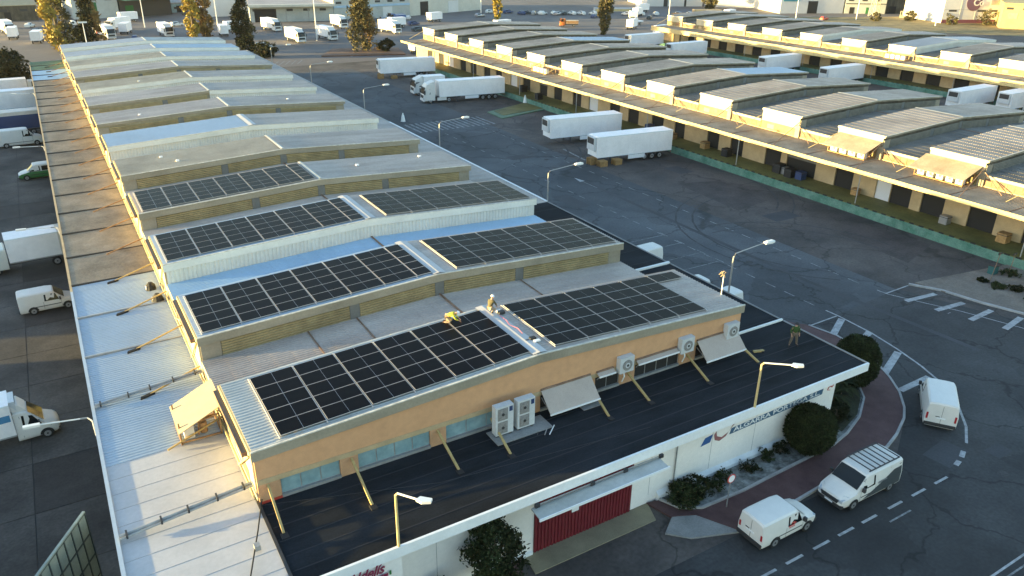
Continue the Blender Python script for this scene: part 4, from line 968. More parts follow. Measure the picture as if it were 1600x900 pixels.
def trailer_parts(r, x0, skin, reefer=True, emblem=None, Ht=4.0, L=13.5, skirt=True, zb=1.12):
    """semi trailer body from x0 (front) backwards to x0-L"""
    x1 = x0-L
    MB().box(x1, -1.27, zb, x0, 1.27, Ht, skin).obj('box_body', r)
    t = MB()
    for y_ in (-1.285, 1.285):
        t.box(x1, y_-.012, Ht-.12, x0, y_+.012, Ht+.015, white_trim); t.box(x1, y_-.012, zb-.06, x0, y_+.012, zb+.08, white_trim)
        for i in range(1, 10): t.box(x0-L*i/10-.02, y_-.006, zb+.08, x0-L*i/10+.02, y_+.006, Ht-.12, skin)
    t.box(x0-.04, -1.29, zb, x0+.02, -1.2, Ht+.01, white_trim).box(x0-.04, 1.2, zb, x0+.02, 1.29, Ht+.01, white_trim); t.obj('edge_rail', r)
    d = MB(); d.box(x1-.03, -1.24, zb+.05, x1, -.01, Ht-.08, skin).box(x1-.03, .01, zb+.05, x1, 1.24, Ht-.08, skin)
    for y_ in (-.9, -.35, .35, .9): d.box(x1-.07, y_-.015, zb+.1, x1-.03, y_+.015, Ht-.1, steel)
    d.obj('rear_door', r)
    c = MB()
    for y_ in (-.45, .45): c.box(x1+.2, y_-.06, zb-.28, x0-1.2, y_+.06, zb-.0, chass)
    c.box(x1, -1.2, .55, x1+.12, 1.2, .7, chass).obj('chassis', r)
    for y_ in (-1.1, 1.1): MB().box(x0-3.6, y_-.08, .15, x0-3.45, y_+.08, zb, chass).box(x0-3.7, y_-.15, .1, x0-3.35, y_+.15, .15, chass).obj('landing_leg', r)
    for y_ in (-1.24, 1.24): MB().box(x0-8.0, y_-.03, .45, x0-5.2, y_+.03, 1.0, white_trim).obj('side_locker', r)
    if reefer:
        MB().box(x0, -1.0, 2.0, x0+.4, 1.0, Ht-.1, ac_m).box(x0+.4, -.85, 2.9, x0+.42, .85, Ht-.25, darkgrey).box(x0+.4, -.75, 2.1, x0+.42, .75, 2.75, ac_m).box(x0, -1.05, 1.2, x0+.05, 1.05, 1.9, white_trim).obj('fridge_unit', r)
    for i in range(3): 
        xx = x1+2.0+i*1.3
        add_wheels(r, (xx,), 1.22, .5, .35)
    MB().box(x1-.01, -1.2, .75, x1+.02, -1.0, .88, redl).box(x1-.01, 1.0, .75, x1+.02, 1.2, .88, redl).obj('tail_light', r)
def cab_parts(r, xf, pm_, Hc=3.7, L=2.25, fairing=True):
    """tractor cab whose front is at xf, facing +x"""
    st = [(xf-L, Hc-.15, 1.2, 1.15), (xf-L+.1, Hc-.05, 1.24, 1.18), (xf-.75, Hc-.12, 1.25, 1.15), (xf-.3, 2.95, 1.24, 1.15), (xf-.05, 1.65, 1.2, 1.14), (xf, 1.2, 1.1, 1.05)]
    B = Body(st, .45, 1.6)
    B.mesh(pm_).obj('cab', r, smooth=True)
    MB().poly([(xf-.27, -1.08, 2.86), (xf-.27, 1.08, 2.86), (xf-.03, 1.06, 1.75), (xf-.03, -1.06, 1.75)], [(0,1,2,3)], carglass).box(xf-.28, -1.12, 2.84, xf-.0, 1.12, 3.0, darkgrey).obj('windscreen', r)
    for sgn in (-1, 1):
        B.side_poly([(xf-1.3, 1.72), (xf-.25, 1.72), (xf-.42, 2.6), (xf-1.25, 2.62)], sgn, carglass).obj('side_window', r)
        MB().box(xf-.2, sgn*1.42-.1, 1.7, xf-.02, sgn*1.42+.1, 2.5, darkgrey).obj('mirror', r)
        MB().box(xf-.06, sgn*.95-.18, .75, xf+.03, sgn*.95+.18, 1.0, lampg).obj('headlight', r)
        MB().box(xf-L, sgn*1.23-.02, .5, xf-L+.02, sgn*1.23+.02, 1.2, darkgrey).obj('door_seam', r)
    MB().box(xf-.1, -.9, .95, xf+.02, .9, 1.5, darkgrey).box(xf-.15, -1.2, .4, xf+.05, 1.2, .7, pm_).obj('grille', r)
    if fairing: MB().poly([(xf-L, -1.1, Hc), (xf-L, 1.1, Hc), (xf-L, 1.1, Hc+.35), (xf-L, -1.1, Hc+.35), (xf-.8, -1, Hc-.14), (xf-.8, 1, Hc-.14)], [(0,1,2,3),(3,2,5,4),(0,3,4),(1,5,2)], pm_).obj('roof_fairing', r)
def make_trailer(skin=twhite, name='semi_trailer'):
    r = empty(name, (0, 0, 0), 0, 'x', 'trailer'); trailer_parts(r, 6.3, skin, L=12.6); return r
def make_semi(pm_=None, skin=None, name='articulated_lorry'):
    r = empty(name, (0, 0, 0), 0, 'x', 'lorry')
    trailer_parts(r, 5.2, skin or twhite, False); cab_parts(r, 8.3, pm_ or vwhite)
    MB().box(.8, -.45, .6, 6.6, .45, .95, chass).box(3.8, -1.22, .45, 5.6, -1.0, 1.0, vwhite).box(3.8, 1.0, .45, 5.6, 1.22, 1.0, vwhite).obj('tractor_frame', r)
    add_wheels(r, (7.0, 3.3), 1.22, .5, .32)
    return r
def make_rigid(pm_=None, skin=None, Lb=7.0, Hb=3.6, cabH=2.9, name='box_truck', fair=False, text=None):
    r = empty(name, (0, 0, 0), 0, 'x', 'truck')
    h = Lb/2
    MB().box(-h, -1.2, 1.0, h, 1.2, Hb, skin or twhite).obj('box_body', r)
    t = MB()
    for y_ in (-1.212, 1.212): t.box(-h, y_-.01, Hb-.1, h, y_+.01, Hb+.02, white_trim); t.box(-h, y_-.01, .95, h, y_+.01, 1.06, steel)
    t.box(-h-.03, -1.15, 1.05, -h, -.01, Hb-.06, white_trim).box(-h-.03, .01, 1.05, -h, 1.15, Hb-.06, white_trim); t.obj('edge_rail', r)
    cab_parts(r, h+2.05, pm_ or vwhite, cabH, 1.95, fair)
    MB().box(-h, -.45, .6, h+1.6, .45, 1.0, chass).obj('chassis', r)
    add_wheels(r, (h+1.15, -h+1.6), 1.15, .42, .28)
    return r
def yt(o): bpy.context.view_layer.update(); return o
GT = 'semi trailers backed to the dock across the road'
tr = Proto(make_trailer)
yt(tr((66.3, 54.5, .01), R(174), 'white semi trailer nearest the front at the dock, timber stacks under its nose', GT))
yt(tr((66.8, 67.0, .01), R(173.5), 'white semi trailer with dark fridge grille, second from the front at the dock', GT))
yt(tr((66.6, 134.6, .01), R(172), 'white semi trailer standing farthest back at the dock with timber at its nose', GT))
sm = Proto(make_semi)
yt(sm((65.2, 104.6, .01), R(173), 'white articulated lorry by the zebra crossing with its cab towards the near hall', 'articulated lorries at the dock'))

GB = 'trailers between the two right hand halls'
for x, y, a, l_ in [(148.5, 100.0, 183, 'white trailer between the right hand halls behind a white roof end'), (148, 82.0, 182, 'white trailer with blue front lettering between the right hand halls, largest of them'), (147.5, 52.3, 182, 'white trailer between the right hand halls nearest the right edge but one'), (154, 46.5, 182, 'white trailer cut by the right edge between the halls'), (145, 128.6, 182, 'pale blue white trailer between the right hand halls, second farthest'), (147, 148.5, 182, 'farthest white trailer between the right hand halls')]:
    yt(tr((x, y, .01), R(a), l_, GB))
for x, y, l_ in [(147.5, 82.2, ''),]:
    pass
# stacks of timber crates under the trailer noses
def pallet_stack(x, y, n, l_, sx=1.2):
    r = empty('pallet_stack', (x, y, .01), 0, l_, 'pallets', 'pallet stacks under the trailers')
    for i in range(n):
        z = i*.16; p_ = MB()
        for j in range(5): p_.box(-sx/2, -.5+j*.22, z+.11, sx/2, -.5+j*.22+.12, z+.135, pallet_m)
        for j in (-.5, -.06, .38): p_.box(-sx/2, j, z, sx/2, j+.12, z+.11, pallet_m)
        p_.obj('pallet', r)
pallet_stack(59.9, 55.0, 6, 'leftmost pallet stack under the nearest trailer nose')
pallet_stack(60.5, 53.4, 5, 'pallet stack standing proud of the nearest trailer nose')
pallet_stack(62.9, 53.2, 5, 'smaller pallet stack in front of the white locker of the nearest trailer')
pallet_stack(60.2, 134.4, 7, 'pallet stack under the nose of the farthest dock trailer')
pallet_stack(62.9, 133.2, 4, 'low pallet stack beside the farthest dock trailer')
# left yard trucks
bt = make_rigid(vcream, twhite, 5.4, 3.3, 2.5); place(bt, (-8.1, 51.3, .036), R(184), 'white box truck backed under the left canopy, cab cut by the left edge')
MB().box(-2.75, -1.23, 1.0, -1.6, -1.215, 3.28, tcream).box(-2.75, 1.215, 1.0, -1.6, 1.23, 3.28, tcream).box(-2.72, -1.2, 3.301, -1.6, 1.2, 3.31, tcream).obj('rear_section', bt)
def make_vanbox():
    r = empty('box_truck', (0, 0, 0), 0, 'x', 'truck')
    MB().box(-2.5, -1.1, .85, 2.5, 1.1, 3.2, twhite).obj('box_body', r)
    t = MB()
    for y_ in (-1.11, 1.11): t.box(-2.5, y_-.01, 3.12, 2.5, y_+.01, 3.22, white_trim); t.box(-2.5, y_-.01, .8, 2.5, y_+.01, .9, steel)
    t.obj('edge_rail', r)
    st = [(2.52, 2.3, 1.0, .86), (2.7, 2.38, 1.0, .88), (3.2, 2.36, 1.0, .88), (3.55, 2.1, .99, .88), (4.15, 1.4, .97, .88), (4.3, 1.28, .96, .82), (4.75, 1.1, .9, .7), (4.95, .92, .78, .6), (5.02, .7, .6, .5)]
    B = Body(st, .25, 1.2); B.mesh(vwhite).obj('cab', r, smooth=True)
    MB().poly([(3.42, -.78, 2.24), (3.42, .78, 2.24), (4.2, .84, 1.4), (4.2, -.84, 1.4), (3.42, 0, 2.29), (4.2, 0, 1.44)], [(0,4,5,3),(4,1,2,5)], carglass).obj('windscreen', r)
    for sgn in (-1, 1):
        B.side_poly([(2.95, 1.22), (4.05, 1.2), (3.6, 1.95), (2.98, 2.1)], sgn, carglass).obj('side_window', r)
        B.side_poly([(2.85, .5), (2.87, .5), (2.87, 2.1), (2.85, 2.1)], sgn, darkgrey, .009).obj('door_seam', r)
        MB().box(3.85, sgn*1.13-.09, 1.25, 3.95, sgn*1.13+.09, 1.6, darkgrey).obj('mirror', r)
        MB().face([(4.5, sgn*.93, 1.02), (4.88, sgn*.8, .95), (4.9, sgn*.78, .75), (4.5, sgn*.95, .85)], lampg).obj('headlight', r)
        n = 9; MB().face([(4.2+.43*math.cos(math.pi*i/n), sgn*1.003, max(.25, .35+.43*math.sin(math.pi*i/n))) for i in range(n+1)], dark_in).obj('wheel_arch', r)
    MB().poly([(2.55, -.8, 2.37), (2.55, .8, 2.37), (2.55, .75, 2.9), (2.55, -.75, 2.9), (3.35, -.7, 2.36), (3.35, .7, 2.36), (2.95, .7, 2.85), (2.95, -.7, 2.85)], [(0,1,2,3),(3,2,6,7),(7,6,5,4),(0,3,7,4),(1,5,6,2)], vwhite).obj('roof_fairing', r)
    MB().box(-2.4, -.45, .5, 3, .45, .85, chass).box(4.7, -.8, .28, 5.03, .8, .5, darkgrey).obj('chassis', r)
    add_wheels(r, (4.2, -1.5), 1.0, .35); return r
bt2 = make_vanbox(); bt2.scale = (.93, .93, .93); place(bt2, (-12.9, 19.9, .036), R(3), 'white refrigerated truck at the left edge with blue lettering on its box')
MB().box(.5, -1.122, 2.0, 2.4, -1.113, 2.5, flat('sign_light_blue', (.06, .22, .38), .5)).obj('lettering_band', bt2)
tj = text_mesh('N SL', .5, white_trim, .004, 0, 1, .01); o = link('lettering', tj, bt2, (.75, -1.126, 2.07)); o.rotation_euler = (R(90), 0, 0)
MB().box(2.5, -.75, 2.5, 2.85, .75, 3.2, ac_m).box(2.85, -.5, 2.9, 2.86, .5, 3.1, darkgrey).obj('fridge_unit', bt2)
GL2 = 'big trailers in the left yard'
bpy.context.view_layer.update()
yt(tr((-12.2, 129.6, .036), R(2), 'white trailer in the left yard with its long roof against the canopy', GL2))
bt3 = make_rigid(navy, tcream, 8.0, 3.7, 3.0, name='box_truck'); place(bt3, (-9.8, 112.0, .036), R(183), 'pinkish roofed box truck with navy flank in the left yard')
MB().box(-4, -1.225, 1.0, 4, -1.213, 3.1, navy).box(-4, 1.213, 1.0, 4, 1.225, 3.1, navy).obj('flank_panel', bt3)
bt4 = make_rigid(vwhite, twhite, 6.5, 3.2, 2.8); place(bt4, (-10.5, 147.5, .036), R(2), 'white truck with gridded side behind the long roofed trailer at far left')
# far yard vehicles
rg = Proto(lambda: make_rigid(vwhite, twhite, 7.4, 3.8, 3.1, fair=True)); GF = 'trucks scattered over the far yard'
def heading(a, b): return math.atan2(a[1]-b[1], a[0]-b[0])
for f, b, l_ in [((64.5, 231.0), (61.9, 243.5), 'white truck beside the long pale hall, leftmost beyond the near hall'), ((62.9, 200), (61.3, 213), 'white truck facing the camera between the yard and the tall lamp mast'), ((72.9, 201), (71.0, 214), 'white truck right of the tall lamp mast, facing the camera'), ((86.8, 231), (86.0, 244), 'white truck left of the big conifer, in front of the long hall'), ((97.2, 210), (94.4, 222), 'white truck right of the big conifer with sunlit side'),
                ((-9.6, 257.0), (-11.5, 268), 'white truck cut by the upper left corner'), ((15.8, 231), (13.5, 243), 'truck with a white cab beside the dark conifer'), ((31.5, 229.5), (30.2, 242), 'cream truck left of the golden poplar pair'), ((18.0, 256), (24, 262), 'white truck by the green canopy')]:
    c = ((f[0]+b[0])/2, (f[1]+b[1])/2, .012); yt(rg(c, heading(f, b), l_, GF))
def make_cont():
    r = empty('parked_trailer', (0, 0, 0), 0, 'x', 'trailer'); MB().box(-3, -1.2, .9, 3, 1.2, 3.3, twhite).obj('box_body', r); MB().box(-3, -.5, .5, 3, .5, .9, chass).obj('chassis', r); add_wheels(r, (-1.8, 2), 1.15, .42, .3); return r
ct = Proto(make_cont)
for x, y, a, l_ in [(-3.2, 233, 80, 'small white trailer standing alone on the yard at upper left'), (46.5, 228, 85, 'small white trailer right of the golden poplars'), (85, 168, 20, 'cream trailer at the end of the long dock by the conifer island'), (133, 206, 10, 'long white trailer roof behind the far end of the middle hall'), (172, 170, 15, 'white trailer right of the tall cypress')]:
    yt(ct((x, y, .012), R(a), l_, 'small trailers in the far yard'))
def make_car(c, name='parked_car'):
    r = empty(name, (0, 0, 0), 0, 'x', 'car')
    st = [(-2.15, .95, .78, .7), (-2.0, 1.02, .85, .72), (-1.75, 1.4, .87, .62), (.35, 1.45, .88, .62), (1.1, .98, .88, .72), (1.9, .85, .84, .7), (2.15, .62, .74, .6)]
    B = Body(st, .2, .88); B.mesh(c).obj('body', r, smooth=True)
    for sgn in (-1, 1): B.side_poly([(-1.5, .92), (.9, .92), (.35, 1.36), (-1.45, 1.34)], sgn, carglass).obj('side_window', r)
    MB().poly([(.4, -.6, 1.45), (.4, .6, 1.45), (1.08, .7, 1.02), (1.08, -.7, 1.02)], [(0,1,2,3)], carglass).obj('windscreen', r)
    add_wheels(r, (1.35, -1.35), .87, .31, .2); return r
cars = [Proto(lambda: make_car(vwhite)), Proto(lambda: make_car(navy)), Proto(lambda: make_car(anthr)), Proto(lambda: make_car(red_p)), Proto(lambda: make_car(rim_m))]
CL = ['white', 'dark blue', 'dark grey', 'red', 'silver']
for i, (x, y, a, k, l_) in enumerate([(-2.8, 258, 60, 2, 'dark grey car between the left edge truck and the yellow poplar'), (6.5, 262, 10, 4, 'silver car partly behind the yellow poplar'), (21.5, 228, 80, 1, 'dark blue car right of the conifer at upper left'), (38.5, 262, 20, 0, 'white car behind the cream truck'), (160, 262, 0, 0, 'white car in front of the pale hall at top centre'), (166, 258, 5, 1, 'dark blue car right of the small poplar'), (171, 252, 0, 2, 'dark grey car in the row right of the small poplar'), (148, 249, 8, 4, 'silver car against the pale hall near its white door'),
        (176, 247, 15, 0, 'white car at the start of the row left of the orange truck'), (181, 243, 15, 4, 'silver car in the row left of the orange truck'), (268, 183, 10, 3, 'red car in front of the white hall by the porch'), (205, 215, 40, 2, 'dark grey car right of the tall cypress'), (112, 232, 10, 1, 'blue car in front of the long hall, right of the conifer'), (106, 215, 5, 2, 'dark grey car by the sunlit truck right of the conifer'), (141, 37, 88, 4, 'silver car parked between the right hand halls near a lamp'), (188, 228, 30, 1, 'dark blue car behind the orange truck')]):
    yt(cars[k]((x, y, .012), R(a), l_, 'cars in the far yard'))
rdc = random.Random(5)
for (x0, y0, x1, y1, n_, l_) in [(166, 252, 200, 236, 9, 'small parked car in the row right of the slender poplar'), (205, 232, 250, 212, 8, 'small parked car on the yard between the cypresses'), (-12, 276, 12, 280, 5, 'small parked car in front of the gabled shed'), (47, 302, 62, 308, 4, 'small parked car by the low workshop'), (96, 250, 120, 252, 5, 'small parked car along the long hall behind the conifer')]:
    for i in range(n_):
        t = (i+rdc.uniform(.2, .8))/n_; bpy.context.view_layer.update()
        ck_ = rdc.choice([0, 0, 1, 2, 4]); cars[ck_]((x0+(x1-x0)*t, y0+(y1-y0)*t, .012), R(rdc.uniform(50, 100)), ['first', 'second', 'third', 'fourth', 'fifth', 'sixth', 'seventh', 'eighth', 'ninth'][i]+' from the left, a '+CL[ck_]+' car'+l_.replace('small parked car', ''), l_.replace('small parked car', 'cars'))
for (x, y, a, l_) in [(-9, 246, 85, 'white trailer at the upper left edge of the far yard'), (21, 246, 70, 'white trailer between the conifer and the cream truck'), (52, 238, 15, 'white trailer beyond the ragged dark tree'), (104, 228, 12, 'white trailer right of the blue truck'), (124, 240, 20, 'white trailer before the pale hall with the dark door'), (208, 226, 30, 'white trailer on the sunlit yard beyond the tall cypress'), (222, 240, 5, 'cream trailer in the rows at the top edge'), (196, 214, 60, 'white trailer beside the tall cypress'), (238, 205, 20, 'white trailer at the left end of the farthest hall'), (176, 190, 35, 'white trailer among the small trucks right of the cypress'), (26, 283, 15, 'trailer in front of the green canopy building'), (55, 296, 5, 'trailer before the sawtooth building')]:
    yt(ct((x, y, .012), R(a), l_, 'small trailers in the far yard'))
for i, (x, y, w2, d2) in enumerate([(228, 216, 16, 3), (246, 226, 12, 3), (214, 247, 20, 3), (240, 190, 14, 4)]):
    tag(MB().prism([(-w2/2, -d2/2), (w2/2, -d2/2), (w2/2, d2/2), (-w2/2, d2/2)], 0, 1.4, [rust, lintel_m, rf_white2, end_white][i]).box(-w2/2+.5, -d2/2-.1, .2, w2/2-.5, -d2/2+.05, 1.0, trim_y).obj('stacked_goods', None, (x, y, .01), R(-25)), ['long rusty stack of goods beyond the tall cypress', 'ochre stack of goods before the wide cypress', 'pale stack of goods at the top edge', 'cream stack of goods at the end of the farthest hall'][i], 'stacked goods')
tk = make_rigid(orange, rust, 4.5, 2.2, 2.8); place(tk, (161, 205, .012), R(150), 'orange truck with a low rusty body left of the tall cypress')
tkd = make_rigid(vwhite, twhite, 4.5, 3.6, 3.4, fair=True); place(tkd, (62.8, 113.2, .01), R(174), 'short white truck half hidden behind the articulated lorry at the zebra crossing')
tk2 = make_rigid(blue_p, blue_p, 4.5, 2.4, 2.8); place(tk2, (113, 247, .012), R(190), 'blue truck in front of the long pale hall')
tk3 = make_rigid(vwhite, twhite, 3.0, 1.5, 2.8); place(tk3, (187, 200, .012), R(190), 'white flatbed truck right of the tall cypress')
tk4 = make_rigid(red_p, rf_white2, 5, 3.4, 2.9); place(tk4, (13.5, 245, .012), R(-85), 'red truck with a pale roof behind the conifer at upper left')

# ------------------------------------------------------------ vegetation
def tree(name, loc, label, cat, group, kind, H, W, leaf, n, ls, trunk_h=1.0, seed=1, leaf2=None, frac2=0.):
    rd = random.Random(seed); r = empty(name, loc, 0, label, cat, group)
    t = MB(); tr_ = max(.04, H*.018)
    t.tube([(0, 0, 0), (.05, .0, H*.4), (0, .05, H*.85)], [tr_*1.3, tr_, tr_*.3], bark, 7)
    for i in range(9):
        a = rd.uniform(0, 6.28); z = H*rd.uniform(.15, .7); L = W*.35*rd.uniform(.5, 1)
        t.tube([(0, 0, z), (math.cos(a)*L, math.sin(a)*L, z+H*.08)], [tr_*.5, tr_*.12], bark, 5)
    t.obj('trunk', r)
    def radius(u):
        if kind == 'cone': return (1-u)**.75*(.9+.1*math.sin(u*40))+.02
        if kind == 'column': return (math.sin(min(1, u*1.25+.18)*math.pi*.5))*(1-u**3*.75)
        if kind == 'poplar': return (math.sin(min(1, u*1.6+.2)*math.pi*.5))*(1-u**1.7*.9)
        return math.sqrt(max(0, 1-(2*u-1)**2))      # ball
    if kind == 'clipped':
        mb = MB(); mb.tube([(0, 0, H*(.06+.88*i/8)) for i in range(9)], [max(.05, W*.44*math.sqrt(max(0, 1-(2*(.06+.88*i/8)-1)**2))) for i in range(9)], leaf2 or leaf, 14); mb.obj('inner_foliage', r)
        mb = MB()
        for i in range(n):
            u = rd.uniform(-1, 1); a = rd.uniform(0, 6.28); q = math.sqrt(1-u*u)
            d = Vector((q*math.cos(a), q*math.sin(a), u)); bumpy = 1+.05*math.sin(d.x*7+seed)*math.sin(d.y*6)*math.cos(d.z*8)+rd.gauss(0, .025)
            p = Vector((d.x*W/2, d.y*W/2, H/2+d.z*H/2))*1.0; p = Vector((0, 0, H/2))+(p-Vector((0, 0, H/2)))*bumpy
            if p.z < .05: p.z = .05
            t1 = d.cross(Vector((rd.gauss(0, 1), rd.gauss(0, 1), rd.gauss(0, 1)))).normalized(); t2 = (d+Vector((rd.gauss(0, .5), rd.gauss(0, .5), rd.gauss(0, .5)))).normalized(); sz = ls*rd.uniform(.5, 1.5)
            mb.face([p-t2*sz*.6, p+t1*sz*.4, p+t2*sz, p-t1*sz*.4], leaf if rd.random() < .7 else (leaf2 or leaf))
        me = bpy.data.meshes.new('crown'); me.from_pydata(mb.v, [], mb.f)
        for m_ in mb.mats: me.materials.append(m_)
        me.polygons.foreach_set('material_index', mb.m); link('crown', me, r); return r
    clumps = []
    nc = max(26, int(n/45))
    for i in range(nc):
        u = rd.random(); a = rd.uniform(0, 6.28); rr = radius(u)*W/2*rd.uniform(.45, .98)
        clumps.append((math.cos(a)*rr, math.sin(a)*rr, trunk_h+u*(H-trunk_h), rd.uniform(.5, 1.1)))
    mb = MB(); cr = W*.16 if kind != 'ball' else W*.14
    for i in range(n):
        cx, cy_, cz, s_c = clumps[i % nc]
        d = Vector((rd.gauss(0, 1), rd.gauss(0, 1), rd.gauss(0, 1))); d = d.normalized()*cr*s_c*rd.uniform(.4, 1.1)
        p = Vector((cx, cy_, cz))+d
        if p.z < .02: p.z = abs(p.z)*.3+.05
        a = Vector((rd.gauss(0, 1), rd.gauss(0, 1), rd.gauss(0, .7))).normalized(); b = a.cross(Vector((rd.gauss(0, 1), rd.gauss(0, 1), rd.gauss(0, 1)))).normalized()
        s = ls*rd.uniform(.6, 1.3)
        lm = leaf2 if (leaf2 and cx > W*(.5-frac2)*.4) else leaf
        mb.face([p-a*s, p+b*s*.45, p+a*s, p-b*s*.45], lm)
    me = bpy.data.meshes.new('crown'); me.from_pydata(mb.v, [], mb.f)
    for m_ in mb.mats: me.materials.append(m_)
    me.polygons.foreach_set('material_index', mb.m); link('crown', me, r); return r
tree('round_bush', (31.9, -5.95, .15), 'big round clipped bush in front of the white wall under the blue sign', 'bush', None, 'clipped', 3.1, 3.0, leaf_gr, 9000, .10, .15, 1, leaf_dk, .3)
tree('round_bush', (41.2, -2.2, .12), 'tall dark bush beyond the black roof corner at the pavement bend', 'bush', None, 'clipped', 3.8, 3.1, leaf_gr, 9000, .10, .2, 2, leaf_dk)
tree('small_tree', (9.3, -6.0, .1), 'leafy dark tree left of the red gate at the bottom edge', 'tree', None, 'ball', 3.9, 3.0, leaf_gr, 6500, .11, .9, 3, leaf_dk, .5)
tree('low_bush', (6.6, -5.6, .1), 'low round bush against the white wall at the bottom edge', 'bush', None, 'ball', 1.6, 1.5, leaf_gr, 2200, .08, .1, 4)
tree('low_bush', (5.3, -5.6, .1), 'smallest bush at the bottom edge left of the low round one', 'bush', None, 'ball', 1.3, 1.3, leaf_dk, 1600, .08, .1, 41)
tree('hedge', (21.9, -5.75, .15), 'low spreading green shrub at the left end of the planting bed', 'shrub', None, 'ball', .8, 2.2, leaf_gr, 2600, .09, .02, 5)
tree('hedge', (22.9, -5.6, .15), 'low shrub right beside the spreading one in the planting bed', 'shrub', None, 'ball', .9, 1.8, leaf_dk, 1800, .09, .02, 51)
for i, (x, y, h_, w2) in enumerate([(25.2, -5.5, .5, 1.2), (27.2, -5.6, .45, 1.5), (28.9, -5.5, .6, 1.2), (30.2, -5.4, .7, 1.3), (24.2, -5.9, .35, 1.0)]):
    tree('bed_shrub', (x, y, .17), ['sparse shrub in the gravel bed below the blue emblem', 'grey green creeping shrub in the middle of the gravel bed', 'sparse shrub in the gravel bed left of the big round bush', 'dark shrub touching the big round bush', 'tiny shrub by the round traffic sign'][i], 'shrub', 'sparse shrubs in the gravel bed', 'ball', h_, w2, leaf_dk if i % 2 else leaf_gr, 500, .08, .02, 60+i)
tag(poly_sheet_solid('ground_cover', [(35.4, -5.9), (38.0, -5.1), (40.1, -3.8), (41.4, -2.3), (41.7, -.6), (41.3, 1.4), (35.6, 1.4)], .2, .26, mat('dark_ground_cover', (.018, .024, .01), .95, .5, 2, c2=(.045, .05, .025), fine=9, bump=1)), kind='structure')
for i, (x, y, h_, w2) in enumerate([(36.4, -4.6, 1.0, 1.8), (39.6, -1.4, 1.2, 2.2), (37.6, -1.2, 1.4, 2.4)]):
    tree('bed_shrub', (x, y, .2), ['dark shrub at the wall end of the bend bed', 'dark shrub beside the tall clipped bush', 'dark shrub hidden under the black roof corner'][i], 'shrub', 'dark shrubs in the bend bed', 'ball', h_, w2, leaf_dk, 1600, .1, .02, 90+i)
# palm like plants under the roof corner
for i, (x, y) in enumerate([(37.3, -3.4), (38.9, -2.9)]):
    r = empty('palm', (x, y, .18), 0, ['dark palm below the black roof corner, nearer one', 'dark palm below the black roof corner, one by the tall bush'][i], 'palm', 'palms at the pavement bend')
    MB().tube([(0, 0, 0), (0, 0, .9)], [.2, .14], bark, 8).obj('trunk', r); rd = random.Random(i)
    for j in range(26):
        a = j*2.4; el = rd.uniform(.1, 1.2); L = rd.uniform(1.3, 1.9); f = MB(); prev = None
        for q in range(7):
            t = q/6; rr = L*t*math.cos(el*(1-t*.5)); zz = .9+L*t*math.sin(el)-1.0*t*t
            c0 = Vector((math.cos(a)*rr, math.sin(a)*rr, zz)); s0 = Vector((-math.sin(a), math.cos(a), -.15))*(.24*math.sin(math.pi*min(1, t+.12))+.02)
            if prev:
                f.face([prev[0]-prev[1], prev[0]-prev[1]*.1, c0-s0*.1, c0-s0*.8], leaf_gr if j % 3 else leaf_dk); f.face([prev[0]+prev[1]*.1, prev[0]+prev[1], c0+s0*.8, c0+s0*.1], leaf_dk)
            prev = (c0, s0)
        f.obj('frond', r)
# far trees
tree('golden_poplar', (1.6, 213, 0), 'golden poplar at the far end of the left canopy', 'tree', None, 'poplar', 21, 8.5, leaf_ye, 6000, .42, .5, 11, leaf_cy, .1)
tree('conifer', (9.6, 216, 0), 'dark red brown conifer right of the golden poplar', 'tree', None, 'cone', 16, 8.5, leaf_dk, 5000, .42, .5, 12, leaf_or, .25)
tree('small_tree', (5.6, 205, 0), 'low dark tree wedged between golden poplar and conifer', 'tree', None, 'ball', 6, 5, leaf_dk, 2200, .38, .5, 121)
tree('golden_poplar', (36.9, 222, 0), 'bright golden poplar, left one of the touching pair', 'tree', None, 'poplar', 20, 6.2, leaf_ye, 5000, .42, .5, 13)
tree('rusty_poplar', (40.8, 224, 0), 'rusty brown poplar, right one of the touching pair', 'tree', None, 'poplar', 17, 6.2, leaf_or, 4500, .42, .5, 14)
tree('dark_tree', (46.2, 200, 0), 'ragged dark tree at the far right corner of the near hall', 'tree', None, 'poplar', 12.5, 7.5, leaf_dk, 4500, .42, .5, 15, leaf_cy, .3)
tree('dark_bush', (46.0, 178, 0), 'dark round bush beside the parked white van at the hall end', 'bush', None, 'ball', 3.4, 6.5, leaf_dk, 2600, .3, .1, 16)
tree('dark_bush', (44.0, 188, 0), 'dark bush in front of the ragged dark tree', 'bush', None, 'ball', 4, 5.5, leaf_dk, 2400, .3, .1, 161)
tree('conifer', (72.0, 176, .3), 'large spreading conifer on the reddish island in the far road', 'tree', None, 'cone', 19, 9.5, leaf_cy, 8000, .4, 1.0, 17, leaf_or, .2)
tree('dark_bush', (77.6, 173, .2), 'dark bush right of the large island conifer', 'bush', None, 'ball', 3.0, 4.5, leaf_dk, 1600, .3, .1, 18)
tree('tall_cypress', (157.2, 181, 0), 'tall dark cypress behind the far end of the middle hall', 'tree', None, 'column', 18, 5.6, leaf_cy, 7000, .36, .2, 19)
tree('golden_poplar', (146.0, 232, 0), 'slender golden poplar left of the tall cypress at the top edge', 'tree', None, 'poplar', 14, 4.2, leaf_ye, 3600, .4, .5, 20)
tree('wide_cypress', (262, 241, 0), 'dark pair of cypresses in front of the sunlit white building', 'tree', None, 'column', 14, 9, leaf_cy, 4500, .45, .2, 21)
tree('round_tree', (284, 222, 0), 'olive green round tree right of the wide cypress', 'tree', None, 'ball', 6, 6, leaf_cy, 2200, .4, .2, 22)
tree('dark_bush', (-11.5, 160, 0), 'broad dark tree crown at the left edge by the end of the canopy', 'tree', None, 'ball', 6.5, 12, leaf_dk, 6500, .35, .5, 23)
